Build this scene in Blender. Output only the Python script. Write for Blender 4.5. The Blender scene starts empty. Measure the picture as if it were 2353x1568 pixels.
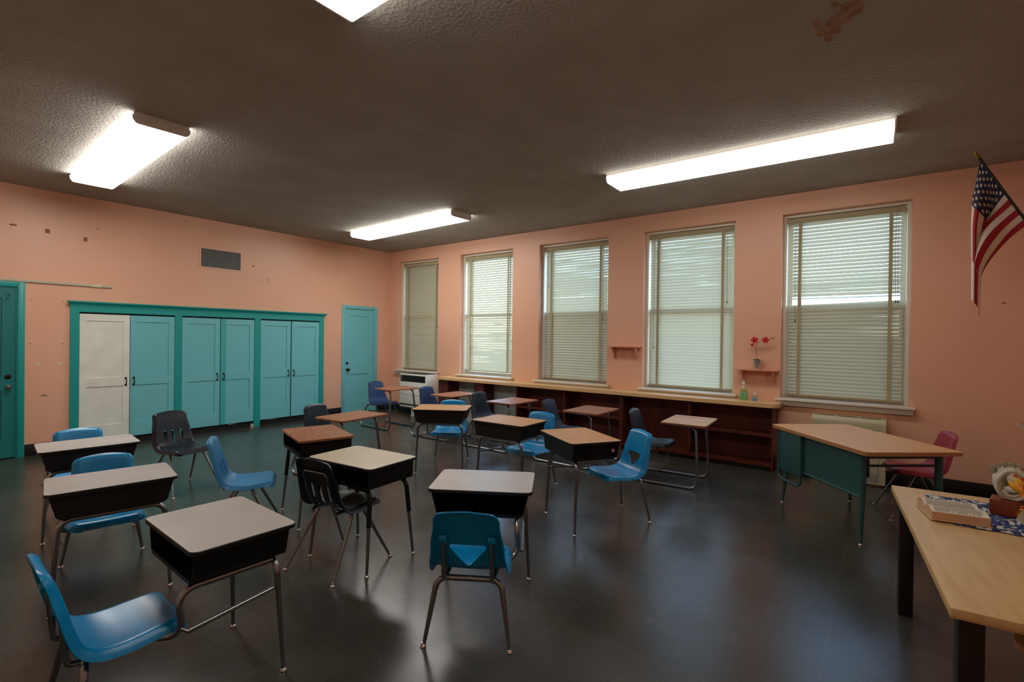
import bpy, bmesh, math, random
from mathutils import Vector, Matrix
random.seed(7)
PI = math.pi
R = math.radians
scn = bpy.context.scene
COL = scn.collection

# ------------------------------------------------------------------ materials
def lin(c):
    return tuple((x/255/12.92 if x/255 <= .04045 else ((x/255+.055)/1.055)**2.4) for x in c)
MATS = {}
def mat(name, rgb, rough=.5, metal=0., spec=.5, coat=0., noise=None, bump=None, trans=0., alpha=1.):
    """rgb in sRGB bytes; noise=(scale, rgb2, lo, hi); bump=(scale, strength, distance)"""
    m = bpy.data.materials.new(name); m.use_nodes = True
    nt = m.node_tree; b = nt.nodes['Principled BSDF']
    b.inputs['Base Color'].default_value = (*lin(rgb), 1)
    b.inputs['Roughness'].default_value = rough
    b.inputs['Metallic'].default_value = metal
    b.inputs['Specular IOR Level'].default_value = spec
    b.inputs['Coat Weight'].default_value = coat
    b.inputs['Coat Roughness'].default_value = .15
    b.inputs['Transmission Weight'].default_value = trans
    b.inputs['Alpha'].default_value = alpha
    tc = nt.nodes.new('ShaderNodeTexCoord')
    if noise:
        n = nt.nodes.new('ShaderNodeTexNoise'); n.inputs['Scale'].default_value = noise[0]
        n.inputs['Detail'].default_value = 6
        nt.links.new(tc.outputs['Object'], n.inputs['Vector'])
        r = nt.nodes.new('ShaderNodeValToRGB')
        r.color_ramp.elements[0].position = noise[2]; r.color_ramp.elements[1].position = noise[3]
        r.color_ramp.elements[0].color = (*lin(rgb), 1); r.color_ramp.elements[1].color = (*lin(noise[1]), 1)
        nt.links.new(n.outputs['Fac'], r.inputs['Fac']); nt.links.new(r.outputs['Color'], b.inputs['Base Color'])
    if bump:
        n2 = nt.nodes.new('ShaderNodeTexNoise'); n2.inputs['Scale'].default_value = bump[0]; n2.inputs['Detail'].default_value = 4
        nt.links.new(tc.outputs['Object'], n2.inputs['Vector'])
        bp = nt.nodes.new('ShaderNodeBump'); bp.inputs['Strength'].default_value = bump[1]; bp.inputs['Distance'].default_value = bump[2]
        nt.links.new(n2.outputs['Fac'], bp.inputs['Height']); nt.links.new(bp.outputs['Normal'], b.inputs['Normal'])
    MATS[name] = m
    return m

def wood(name, a, b_, scale=(3, 40, 40), rough=.35, lo=.35, hi=.7, dist=1.5):
    m = mat(name, a, rough, spec=.35)
    nt = m.node_tree; b = nt.nodes['Principled BSDF']
    tc = nt.nodes.new('ShaderNodeTexCoord'); mp = nt.nodes.new('ShaderNodeMapping')
    mp.inputs['Scale'].default_value = scale
    n = nt.nodes.new('ShaderNodeTexNoise'); n.inputs['Scale'].default_value = 1.; n.inputs['Detail'].default_value = 5
    n.inputs['Distortion'].default_value = dist
    r = nt.nodes.new('ShaderNodeValToRGB')
    r.color_ramp.elements[0].position = lo; r.color_ramp.elements[1].position = hi
    r.color_ramp.elements[0].color = (*lin(a), 1); r.color_ramp.elements[1].color = (*lin(b_), 1)
    L = nt.links.new
    L(tc.outputs['Object'], mp.inputs['Vector']); L(mp.outputs['Vector'], n.inputs['Vector'])
    L(n.outputs['Fac'], r.inputs['Fac']); L(r.outputs['Color'], b.inputs['Base Color'])
    return m

def emit(name, rgb, strength):
    m = bpy.data.materials.new(name); m.use_nodes = True
    nt = m.node_tree; b = nt.nodes['Principled BSDF']
    b.inputs['Base Color'].default_value = (*lin(rgb), 1)
    b.inputs['Emission Color'].default_value = (*lin(rgb), 1)
    b.inputs['Emission Strength'].default_value = strength
    MATS[name] = m; return m

WALL = (232, 180, 151)
mat('wall_paint', WALL, .42, noise=(1.3, (227, 173, 143), .3, .75), bump=(60, .06, .002))
mat('ceiling_plaster', (170, 165, 158), .9, spec=.2, noise=(2.2, (158, 152, 144), .3, .7), bump=(45, .9, .012))
mat('black_base', (22, 24, 24), .4)
mat('teal_trim', (26, 154, 150), .38, bump=(30, .05, .002))
mat('teal_door', (112, 192, 200), .42, bump=(30, .05, .002))
mat('teal_band', (66, 176, 174), .42)
mat('dark_teal_door', (22, 120, 118), .4)
mat('white_paint_old', (230, 235, 226), .5, noise=(5, (218, 223, 212), .4, .7), bump=(30, .1, .002))
mat('gap_black', (8, 9, 9), .8)
mat('iron', (46, 36, 30), .4, metal=.8)
mat('cream_trim', (222, 214, 196), .4, bump=(40, .05, .002))
mat('strip_paint', (190, 180, 155), .5)
mat('tape_paper', (214, 204, 178), .7)
mat('blind_tape', (176, 164, 130), .85)
mat('cord_dark', (70, 66, 58), .8)
mat('grey_board', (168, 175, 174), .5)
mat('heater_white', (232, 233, 224), .35)
mat('radiator_beige', (190, 184, 150), .4)
mat('grille_black', (16, 16, 16), .5)
mat('concrete', (150, 146, 136), .9)
mat('mark_grey', (150, 152, 150), .5)
mat('chrome', (214, 212, 208), .18, metal=1.)
mat('satin_steel', (150, 156, 160), .27, metal=1.)
mat('black_metal', (7, 7, 7), .45)
mat('black_edge', (14, 14, 14), .45)
mat('rubber_black', (14, 14, 14), .7)
mat('plastic_blue', (0, 134, 196), .3, spec=.42, noise=(9, (0, 142, 204), .3, .8))
mat('plastic_pale_blue', (44, 130, 186), .36, spec=.42, noise=(9, (54, 140, 194), .3, .8))
mat('plastic_navy', (26, 40, 52), .45, spec=.4)
mat('plastic_dark_blue', (24, 52, 92), .45, spec=.4)
mat('plastic_black_navy', (20, 29, 40), .34)
mat('plastic_red', (142, 22, 40), .45)
mat('laminate_grey', (194, 190, 187), .4, noise=(3, (186, 181, 177), .4, .6))
mat('laminate_white', (206, 198, 192), .33)
mat('laminate_beige', (214, 202, 176), .35, noise=(3, (206, 192, 164), .4, .65))
wood('laminate_tan', (214, 160, 104), (204, 148, 92), (2.5, 30, 30), .5, .4, .65, .6)
wood('laminate_oak', (172, 112, 70), (132, 80, 46), (4, 45, 45), .5, .38, .66, 2.4)
wood('laminate_walnut', (170, 112, 78), (140, 86, 56), (3, 50, 50), .4, .35, .7, 1.)
wood('laminate_stripe', (206, 168, 126), (160, 118, 78), (55, 2.2, 55), .55, .4, .62, .5)
wood('counter_maple', (228, 188, 136), (214, 170, 116), (20, 1.4, 20), .4, .35, .7, 1.)
wood('cabinet_mahogany', (98, 40, 25), (66, 25, 16), (16, 4, 1.5), .4, .35, .7, 1.2)
wood('table_maple', (208, 174, 122), (190, 152, 100), (2.5, 14, 14), .5, .3, .75, 1.5)
wood('desk_tan', (206, 158, 106), (196, 146, 94), (2.5, 16, 16), .48, .3, .75, 1.)
wood('block_cherry', (138, 64, 36), (104, 44, 24), (2, 18, 18), .35, .3, .75, 1.5)
wood('chair_wood', (186, 124, 78), (160, 100, 58), (3, 30, 30), .4, .3, .7, 1.2)
mat('table_edge', (176, 124, 78), .45)
mat('desk_edge_brown', (150, 92, 58), .45)
mat('teal_steel', (46, 86, 84), .42)
mat('dark_teal_steel', (30, 60, 62), .45)
mat('table_leg_dark', (36, 31, 28), .45, metal=.3)
mat('shelf_peach', (220, 150, 122), .45)
mat('finial_gold', (150, 112, 50), .35, metal=.8)
mat('pole_black', (18, 17, 16), .35)
mat('flag_red', (152, 24, 40), .85)
mat('flag_white', (206, 190, 170), .85)
mat('flag_navy', (28, 30, 62), .85)
mat('pot_steel', (206, 204, 200), .3, metal=.85)
mat('orchid_red', (206, 36, 50), .6)
mat('orchid_dark', (120, 16, 30), .6)
mat('stem_green', (72, 84, 44), .6)
mat('leaf_green', (70, 104, 52), .5)
mat('soil', (60, 44, 32), .9)
mat('gel_green', (170, 206, 128), .15, trans=.25)
mat('gel_clear', (200, 214, 210), .12, trans=.7)
mat('label_blue', (70, 150, 190), .5)
mat('label_green', (96, 170, 110), .5)
mat('label_red', (190, 60, 60), .5)
mat('pump_white', (226, 224, 214), .4)
mat('page_white', (224, 216, 194), .7)
mat('page_edge', (196, 160, 124), .7)
mat('print_grey', (150, 146, 134), .8)
mat('ceramic_white', (206, 202, 182), .3, coat=.3)
mat('ceramic_shade', (150, 150, 124), .4)
mat('rose_pink', (176, 150, 138), .5)
mat('rose_mauve', (112, 70, 74), .5)
mat('petal_yellow', (236, 176, 20), .5)
mat('petal_orange', (226, 130, 28), .55)
mat('petal_deep', (150, 50, 16), .6)
mat('berry_red', (190, 66, 40), .5)
mat('leaf_lime', (140, 140, 30), .5)
mat('vase_glass', (210, 216, 216), .08, trans=.9)
mat('tulle', (186, 180, 160), .8, alpha=.55)
mat('tray_cream', (190, 176, 150), .5)
mat('eraser_green', (24, 44, 38), .7)
mat('chalkboard_green', (34, 58, 50), .6)
mat('sticker_pink', (200, 140, 140), .6)
mat('scuff_dark', (150, 98, 72), .8)
mat('scuff_red', (84, 34, 26), .6)
mat('plaster_bare', (196, 176, 140), .8)
mat('stain_brown', (150, 112, 86), .9, noise=(20, (166, 140, 116), .4, .6))
mat('wire', (150, 148, 140), .35, metal=.9)
mat('fixture_white', (232, 230, 224), .5)
emit('lamp_diffuser', (255, 252, 245), 16.); emit('lamp_diffuser_dim', (255, 251, 242), 7.6)  # second diffuser is the same lamp turned down, to darken the near side

# floor: dark vinyl tiles with scuffs
def floor_mat():
    m = bpy.data.materials.new('vinyl_tile'); m.use_nodes = True
    nt = m.node_tree; b = nt.nodes['Principled BSDF']; N = nt.nodes.new; L = nt.links.new
    tc = N('ShaderNodeTexCoord'); mp = N('ShaderNodeMapping')
    mp.inputs['Location'].default_value = (3.762/.2945, 7.145/.2845, 0)
    mp.inputs['Scale'].default_value = (1/.2945, 1/.2845, 1)
    L(tc.outputs['Object'], mp.inputs['Vector'])
    br = N('ShaderNodeTexBrick'); br.offset = 0; br.inputs['Scale'].default_value = 1
    br.inputs['Brick Width'].default_value = 1; br.inputs['Row Height'].default_value = 1
    br.inputs['Mortar Size'].default_value = .006; br.inputs['Mortar Smooth'].default_value = .6
    br.inputs['Color1'].default_value = (*lin((58, 58, 52)), 1); br.inputs['Color2'].default_value = (*lin((63, 63, 57)), 1)
    br.inputs['Mortar'].default_value = (*lin((80, 78, 70)), 1); br.inputs['Bias'].default_value = -.2
    L(mp.outputs['Vector'], br.inputs['Vector'])
    n1 = N('ShaderNodeTexNoise'); n1.inputs['Scale'].default_value = 2.5; n1.inputs['Detail'].default_value = 3; n1.inputs['Roughness'].default_value = .5
    L(tc.outputs['Object'], n1.inputs['Vector'])
    # streaky scuffs
    mp2 = N('ShaderNodeMapping'); mp2.inputs['Rotation'].default_value = (0, 0, .5); mp2.inputs['Scale'].default_value = (7, 120, 1)
    L(tc.outputs['Object'], mp2.inputs['Vector'])
    n2 = N('ShaderNodeTexNoise'); n2.inputs['Scale'].default_value = 1; n2.inputs['Detail'].default_value = 4
    L(mp2.outputs['Vector'], n2.inputs['Vector'])
    r2 = N('ShaderNodeValToRGB'); r2.color_ramp.elements[0].position = .66; r2.color_ramp.elements[1].position = .78
    L(n2.outputs['Fac'], r2.inputs['Fac'])
    n3 = N('ShaderNodeTexNoise'); n3.inputs['Scale'].default_value = 70; n3.inputs['Detail'].default_value = 2
    L(tc.outputs['Object'], n3.inputs['Vector'])
    r3 = N('ShaderNodeValToRGB'); r3.color_ramp.elements[0].position = .77; r3.color_ramp.elements[1].position = .8
    L(n3.outputs['Fac'], r3.inputs['Fac'])
    mix = N('ShaderNodeMix'); mix.data_type = 'RGBA'; mix.blend_type = 'MULTIPLY'; mix.inputs[0].default_value = 1.
    rr = N('ShaderNodeMapRange'); rr.inputs['From Min'].default_value = .3; rr.inputs['From Max'].default_value = .7
    rr.inputs['To Min'].default_value = .9; rr.inputs['To Max'].default_value = 1.12
    L(n1.outputs['Fac'], rr.inputs['Value'])
    L(br.outputs['Color'], mix.inputs[6]); L(rr.outputs['Result'], mix.inputs[7])
    mix2 = N('ShaderNodeMix'); mix2.data_type = 'RGBA'
    mix2.inputs[7].default_value = (*lin((104, 100, 90)), 1)
    mul = N('ShaderNodeMath'); mul.operation = 'MULTIPLY'; mul.inputs[1].default_value = .18
    L(r2.outputs['Color'], mul.inputs[0]); L(mul.outputs[0], mix2.inputs[0]); L(mix.outputs[2], mix2.inputs[6])
    mix3 = N('ShaderNodeMix'); mix3.data_type = 'RGBA'; mix3.inputs[7].default_value = (*lin((150, 144, 130)), 1)
    mul3 = N('ShaderNodeMath'); mul3.operation = 'MULTIPLY'; mul3.inputs[1].default_value = .5
    L(r3.outputs['Color'], mul3.inputs[0]); L(mul3.outputs[0], mix3.inputs[0]); L(mix2.outputs[2], mix3.inputs[6])
    L(mix3.outputs[2], b.inputs['Base Color'])
    rg = N('ShaderNodeMapRange'); rg.inputs['From Min'].default_value = .3; rg.inputs['From Max'].default_value = .7
    rg.inputs['To Min'].default_value = .23; rg.inputs['To Max'].default_value = .3
    L(n1.outputs['Fac'], rg.inputs['Value']); L(rg.outputs['Result'], b.inputs['Roughness'])
    bp = N('ShaderNodeBump'); bp.inputs['Strength'].default_value = .06; bp.inputs['Distance'].default_value = .0012
    nb = N('ShaderNodeTexNoise'); nb.inputs['Scale'].default_value = 9; nb.inputs['Detail'].default_value = 5
    L(tc.outputs['Object'], nb.inputs['Vector']); L(nb.outputs['Fac'], bp.inputs['Height']); L(bp.outputs['Normal'], b.inputs['Normal'])
    b.inputs['Specular IOR Level'].default_value = .5
    MATS['vinyl_tile'] = m
floor_mat()

# slats: painted metal/vinyl that lets some daylight through
def slat_mat(name, rgb, tr):
    m = bpy.data.materials.new(name); m.use_nodes = True
    nt = m.node_tree; N = nt.nodes.new; L = nt.links.new
    out = nt.nodes['Material Output']; b = nt.nodes['Principled BSDF']
    b.inputs['Base Color'].default_value = (*lin(rgb), 1); b.inputs['Roughness'].default_value = .45
    t = N('ShaderNodeBsdfTranslucent'); t.inputs['Color'].default_value = (*lin((236, 236, 220)), 1)
    mx = N('ShaderNodeMixShader'); mx.inputs[0].default_value = tr
    L(b.outputs[0], mx.inputs[1]); L(t.outputs[0], mx.inputs[2]); L(mx.outputs[0], out.inputs['Surface'])
    MATS[name] = m
slat_mat('slat_cream', (188, 181, 148), .14)
slat_mat('slat_cream_thick', (186, 178, 144), .09)
def screen_mat():
    m = bpy.data.materials.new('dimming_mesh'); m.use_nodes = True  # half-clear mesh for the added light-dimming screens
    nt = m.node_tree; N = nt.nodes.new; L = nt.links.new
    out = nt.nodes['Material Output']; b = nt.nodes['Principled BSDF']
    b.inputs['Base Color'].default_value = (*lin((70, 76, 60)), 1); b.inputs['Roughness'].default_value = .7
    t = N('ShaderNodeBsdfTransparent'); mx = N('ShaderNodeMixShader'); mx.inputs[0].default_value = .5
    L(b.outputs[0], mx.inputs[1]); L(t.outputs[0], mx.inputs[2]); L(mx.outputs[0], out.inputs['Surface'])
    MATS['dimming_mesh'] = m
    m = bpy.data.materials.new('window_glass'); m.use_nodes = True
    nt = m.node_tree; N = nt.nodes.new; L = nt.links.new
    out = nt.nodes['Material Output']; b = nt.nodes['Principled BSDF']
    g = N('ShaderNodeBsdfGlossy'); g.inputs['Roughness'].default_value = .02
    t = N('ShaderNodeBsdfTransparent'); t.inputs['Color'].default_value = (.92, .95, .94, 1)
    mx = N('ShaderNodeMixShader'); mx.inputs[0].default_value = .92
    L(g.outputs[0], mx.inputs[1]); L(t.outputs[0], mx.inputs[2]); L(mx.outputs[0], out.inputs['Surface'])
    MATS['window_glass'] = m
screen_mat()
def floral_mat():
    m = mat('floral_cloth', (24, 52, 112), .85)
    nt = m.node_tree; N = nt.nodes.new; L = nt.links.new; b = nt.nodes['Principled BSDF']
    tc = N('ShaderNodeTexCoord'); mp = N('ShaderNodeMapping'); mp.inputs['Scale'].default_value = (15, 30, 1); mp.inputs['Rotation'].default_value = (0, 0, .6)
    n = N('ShaderNodeTexNoise'); n.inputs['Scale'].default_value = 1.; n.inputs['Detail'].default_value = 1.5; n.inputs['Distortion'].default_value = 1.4
    r = N('ShaderNodeValToRGB'); r.color_ramp.interpolation = 'CONSTANT'
    e = r.color_ramp.elements; e[0].position = 0; e[0].color = (*lin((16, 38, 84)), 1)
    e[1].position = .56; e[1].color = (*lin((206, 202, 190)), 1)
    x = e.new(.46); x.color = (*lin((60, 92, 156)), 1); x = e.new(.5); x.color = (*lin((16, 38, 84)), 1); x = e.new(.72); x.color = (*lin((30, 100, 130)), 1)
    L(tc.outputs['Object'], mp.inputs['Vector']); L(mp.outputs['Vector'], n.inputs['Vector'])
    L(n.outputs['Fac'], r.inputs['Fac']); L(r.outputs['Color'], b.inputs['Base Color'])
floral_mat()

# ------------------------------------------------------------------ mesh building
def fillet(pts, r, n=6):
    """round the inner corners of a polyline"""
    P = [Vector(p) for p in pts]; out = [P[0]]
    for i in range(1, len(P)-1):
        a, b, c = P[i-1], P[i], P[i+1]
        u = (a-b); v = (c-b); lu, lv = u.length, v.length; u.normalize(); v.normalize()
        ang = u.angle(v, PI)
        if ang > R(176): out.append(b); continue
        rr = r[i-1] if isinstance(r, (list, tuple)) else r
        t = min(rr/math.tan(ang/2), lu*.48, lv*.48); rr = t*math.tan(ang/2)
        bis = (u+v).normalized(); cen = b+bis*(rr/math.sin(ang/2))
        s = (b+u*t)-cen; e = (b+v*t)-cen; tot = s.angle(e)
        ax = s.cross(e).normalized()
        for k in range(n+1):
            out.append(cen+Matrix.Rotation(tot*k/n, 3, ax) @ s)
    out.append(P[-1]); return out

class MB:
    def __init__(s): s.bm = bmesh.new()
    def face(s, vs, mi=0, smooth=True):
        try: f = s.bm.faces.new(vs)
        except ValueError: return None
        f.material_index = mi; f.smooth = smooth; return f
    def box(s, x0, x1, y0, y1, z0, z1, mi=0, bev=0., M=None, seg=2):
        vs = []
        for x, y, z in ((x0,y0,z0),(x1,y0,z0),(x1,y1,z0),(x0,y1,z0),(x0,y0,z1),(x1,y0,z1),(x1,y1,z1),(x0,y1,z1)):
            p = Vector((x, y, z)); vs.append(s.bm.verts.new(M @ p if M else p))
        fs = [s.face([vs[i] for i in q], mi) for q in ((3,2,1,0),(4,5,6,7),(0,1,5,4),(1,2,6,5),(2,3,7,6),(3,0,4,7))]
        if bev > 0:
            es = list({e for f in fs for e in f.edges})
            r = bmesh.ops.bevel(s.bm, geom=es, offset=bev, segments=seg, affect='EDGES', profile=.5, clamp_overlap=True)
            for f in r['faces']: f.material_index = mi; f.smooth = True
        return s
    def tube(s, pts, r, seg=10, mi=0, cap=True, closed=False):
        P = [Vector(p) for p in pts]; n = len(P)
        rs = r if isinstance(r, (list, tuple)) else [r]*n
        if len(rs) != n:   # interpolate along the length
            L = [0]
            for i in range(1, n): L.append(L[-1]+(P[i]-P[i-1]).length)
            rs2 = []
            for l in L:
                t = l/L[-1]*(len(rs)-1); i = min(int(t), len(rs)-2); rs2.append(rs[i]+(rs[i+1]-rs[i])*(t-i))
            rs = rs2
        T = []
        for i in range(n):
            if closed: d = P[(i+1) % n]-P[i-1]
            else: d = P[min(i+1, n-1)]-P[max(i-1, 0)]
            T.append(d.normalized())
        up = Vector((0, 0, 1)) if abs(T[0].z) < .9 else Vector((1, 0, 0))
        nrm = T[0].cross(up).normalized(); rings = []
        for i in range(n):
            nrm = (nrm-T[i]*nrm.dot(T[i])).normalized(); bn = T[i].cross(nrm)
            rings.append([s.bm.verts.new(P[i]+(nrm*math.cos(2*PI*k/seg)+bn*math.sin(2*PI*k/seg))*rs[i]) for k in range(seg)])
        for i in range(n if closed else n-1):
            a, b = rings[i], rings[(i+1) % n]
            for k in range(seg):
                s.face([a[k], a[(k+1) % seg], b[(k+1) % seg], b[k]], mi)
        if cap and not closed:
            s.face(rings[0][::-1], mi); s.face(rings[-1], mi)
        return s
    def lathe(s, prof, c=(0, 0, 0), seg=20, mi=0, M=None, sx=1., sy=1.):
        rings = []
        for r, z in prof:
            ring = []
            for k in range(seg):
                p = Vector((r*sx*math.cos(2*PI*k/seg), r*sy*math.sin(2*PI*k/seg), z))
                if M: p = M @ p
                ring.append(s.bm.verts.new(p+Vector(c)))
            rings.append(ring)
        for a, b in zip(rings, rings[1:]):
            for k in range(seg): s.face([a[k], a[(k+1) % seg], b[(k+1) % seg], b[k]], mi)
        if prof[0][0] > 1e-6: s.face(rings[0][::-1], mi)
        if prof[-1][0] > 1e-6: s.face(rings[-1], mi)
        return s
    def prism(s, poly, z0, z1, mi=0, top=None, M=None):
        f = lambda p: M @ p if M else p
        a = [s.bm.verts.new(f(Vector((x, y, z0)))) for x, y in poly]; b = [s.bm.verts.new(f(Vector((x, y, z1)))) for x, y in poly]
        n = len(poly)
        s.face(a[::-1], mi); s.face(b, mi if top is None else top)
        for i in range(n): s.face([a[i], a[(i+1) % n], b[(i+1) % n], b[i]], mi)
        return s
    def sphere(s, c, r, seg=12, rings=8, mi=0, sc=(1, 1, 1), M=None):
        prof = [(r*math.sin(PI*i/rings), -r*math.cos(PI*i/rings)) for i in range(rings+1)]
        prof[0] = (1e-7, -r); prof[-1] = (1e-7, r)
        S = Matrix.Diagonal(Vector(sc)); MM = (M @ S) if M else S
        return s.lathe(prof, c, seg, mi, MM)
    def grid(s, f, nu, nv, mi=0, flip=False):
        V = [[s.bm.verts.new(f(i/nu, j/nv)) for j in range(nv+1)] for i in range(nu+1)]
        for i in range(nu):
            for j in range(nv):
                q = [V[i][j], V[i+1][j], V[i+1][j+1], V[i][j+1]]
                s.face(q[::-1] if flip else q, mi(i, j) if callable(mi) else mi)
        return s
    def build(s, name, mats, parent=None, angle=38, kind=None, weld=False, fix=True):
        if weld: bmesh.ops.remove_doubles(s.bm, verts=s.bm.verts, dist=1e-5)
        if fix: bmesh.ops.recalc_face_normals(s.bm, faces=s.bm.faces)
        me = bpy.data.meshes.new(name); s.bm.to_mesh(me); s.bm.free()
        for m in (mats if isinstance(mats, (list, tuple)) else [mats]): me.materials.append(MATS[m])
        me.set_sharp_from_angle(angle=R(angle))
        o = bpy.data.objects.new(name, me); COL.objects.link(o)
        if parent: o.parent = parent
        if kind: o['kind'] = kind
        return o

def tag(o, label, cat, group=None, kind=None):
    o['label'] = label; o['category'] = cat
    if group: o['group'] = group
    if kind: o['kind'] = kind
    return o
def thing(name, label, cat, loc=(0, 0, 0), rz=0, group=None):
    o = bpy.data.objects.new(name, None); COL.objects.link(o)
    o.empty_display_size = .1; o.location = loc; o.rotation_euler = (0, 0, rz)
    return tag(o, label, cat, group)
def kids(o): return [c for c in bpy.data.objects if c.parent is o]
def dup(root, label, loc, rz, group=None):
    def cp(o, par):
        c = o.copy(); COL.objects.link(c)
        if par: c.parent = par
        for k in kids(o): cp(k, c)
        return c
    r = cp(root, None); r.location = loc; r.rotation_euler = (0, 0, rz); r['label'] = label
    if group: r['group'] = group
    return r
def rrect(x0, x1, y0, y1, r, n=5):
    out = []
    for cx, cy, a0 in ((x1-r, y1-r, 0), (x0+r, y1-r, 90), (x0+r, y0+r, 180), (x1-r, y0+r, 270)):
        for k in range(n+1):
            a = R(a0+90*k/n); out.append((cx+r*math.cos(a), cy+r*math.sin(a)))
    return out
def boolean(obj, cutter):
    m = obj.modifiers.new('b', 'BOOLEAN'); m.operation = 'DIFFERENCE'; m.object = cutter; m.solver = 'EXACT'
    bpy.context.view_layer.update()
    dg = bpy.context.evaluated_depsgraph_get()
    me = bpy.data.meshes.new_from_object(obj.evaluated_get(dg))
    obj.modifiers.clear(); old = obj.data; obj.data = me; me.name = old.name
    for p in me.polygons: p.use_smooth = True
    me.set_sharp_from_angle(angle=R(50))
    bpy.data.objects.remove(cutter)

# ------------------------------------------------------------------ room
H = 3.241; XL = -6.95; YF = -9.32; TW = .26
MB().box(XL-.2, TW, YF-.2, .2, -.1, 0).build('floor', 'vinyl_tile', kind='structure')
MB().box(XL-.2, TW, YF-.2, .2, H, H+.1).build('ceiling', 'ceiling_plaster', kind='structure')
WIN = [(-.312, -1.455), (-2.022, -3.221), (-3.757, -4.972), (-5.518, -6.711), (-7.231, -8.426)]
ZS, ZH = .80, 3.012
w = MB()
w.box(0, TW, YF-.2, .2, 0, ZS); w.box(0, TW, YF-.2, .2, ZH, H)
ed = [.2]+[v for p in WIN for v in p]+[YF-.2]
for i in range(0, len(ed), 2): w.box(0, TW, ed[i+1], ed[i], ZS, ZH)
for y, z, r in ((-5.232, 1.9, .006), (-5.237, 1.55, .006), (-9.12, 1.9, .012), (-1.1, 1.5, .004)):
    w.lathe([(r, 0), (r*.6, .002)], (0, y, z), 10, 1, Matrix.Rotation(-PI/2, 3, 'Y'))
w.build('wall_right', ['wall_paint', 'scuff_dark'], kind='structure')
DL = (-6.24, -5.476); DR = (-1.036, -.352); DZ = 2.03
w = MB()
w.box(XL-.2, DL[0], 0, .2, 0, H); w.box(DL[0], DL[1], 0, .2, DZ, H); w.box(DL[1], DR[0], 0, .2, 0, H)
w.box(DR[0], DR[1], 0, .2, DZ, H); w.box(DR[1], TW, 0, .2, 0, H)
Mw = Matrix.Rotation(PI/2, 3, 'X')
for x, z, r in ((-5.364, 1.358, .008), (-5.076, 1.358, .008), (-5.363, 1.881, .006), (-5.075, 1.884, .006), (-4.2, 2.32, .005), (-2.5, 2.42, .012), (-2.75, 2.62, .016), (-2.6, 2.38, .008), (-2.2, 2.35, .006)):
    w.lathe([(r, 0), (r*.6, .002)], (x, 0, z), 10, 1, Mw)
for x, z, a, b in ((-5.22, 2.74, .022, .026), (-4.86, 2.70, .02, .026), (-5.52, 2.76, .03, .01), (-4.74, 2.86, .012, .006)):
    w.box(x-a, x+a, -.0015, 0, z-b, z+b, 1)
w.prism([(-5.30, .705), (-5.25, .70), (-5.20, .715), (-5.235, .728), (-5.28, .722)], 0, .002, 2, M=Matrix(((1,0,0),(0,0,-1),(0,1,0))))
w.prism([(-5.28, .722), (-5.235, .715), (-5.20, .72), (-5.24, .735)], 0, .0025, 1, M=Matrix(((1,0,0),(0,0,-1),(0,1,0))))
w.build('wall_back', ['wall_paint', 'scuff_dark', 'plaster_bare'], kind='structure')
MB().box(XL-.2, XL, YF-.2, .2, 0, H).build('wall_left', 'wall_paint', kind='structure')
MB().box(XL, TW, YF-.2, YF, 0, H).build('wall_front', 'wall_paint', kind='structure')
b = MB()
for x0, x1 in ((XL, -6.31), (-5.409, -5.012), (-1.487, -1.10), (-.286, 0)): b.box(x0, x1, -.012, 0, 0, .145, bev=.003)
b.build('baseboard_back', 'black_base', kind='structure')
b = MB()
for y0, y1 in ((-.80, 0), (-9.3, -7.24)): b.box(-.012, 0, y0, y1, 0, .145, bev=.003)
b.build('baseboard_right', 'black_base', kind='structure')
MB().box(XL, 0, YF, YF+.012, 0, .145).build('baseboard_front', 'black_base', kind='structure')
MB().box(XL, XL+.012, YF, 0, 0, .145).build('baseboard_left', 'black_base', kind='structure')
# stain of peeled plaster on the ceiling
st = MB()
rn = random.Random(3)
for k in range(46):
    t = rn.random()
    cx = -3.56+.28*t+rn.gauss(0, .035); cy = -8.10+.20*t+rn.gauss(0, .03); rr = .008+.022*rn.random()
    st.prism([(cx+rr*(1+.5*rn.random())*math.cos(a*PI/4)*1.6, cy+rr*(.5+.6*rn.random())*math.sin(a*PI/4)) for a in range(8)], H-.0012-.00004*k, H+.001)
st.build('ceiling_stain_1', 'stain_brown', kind='structure')

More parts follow.
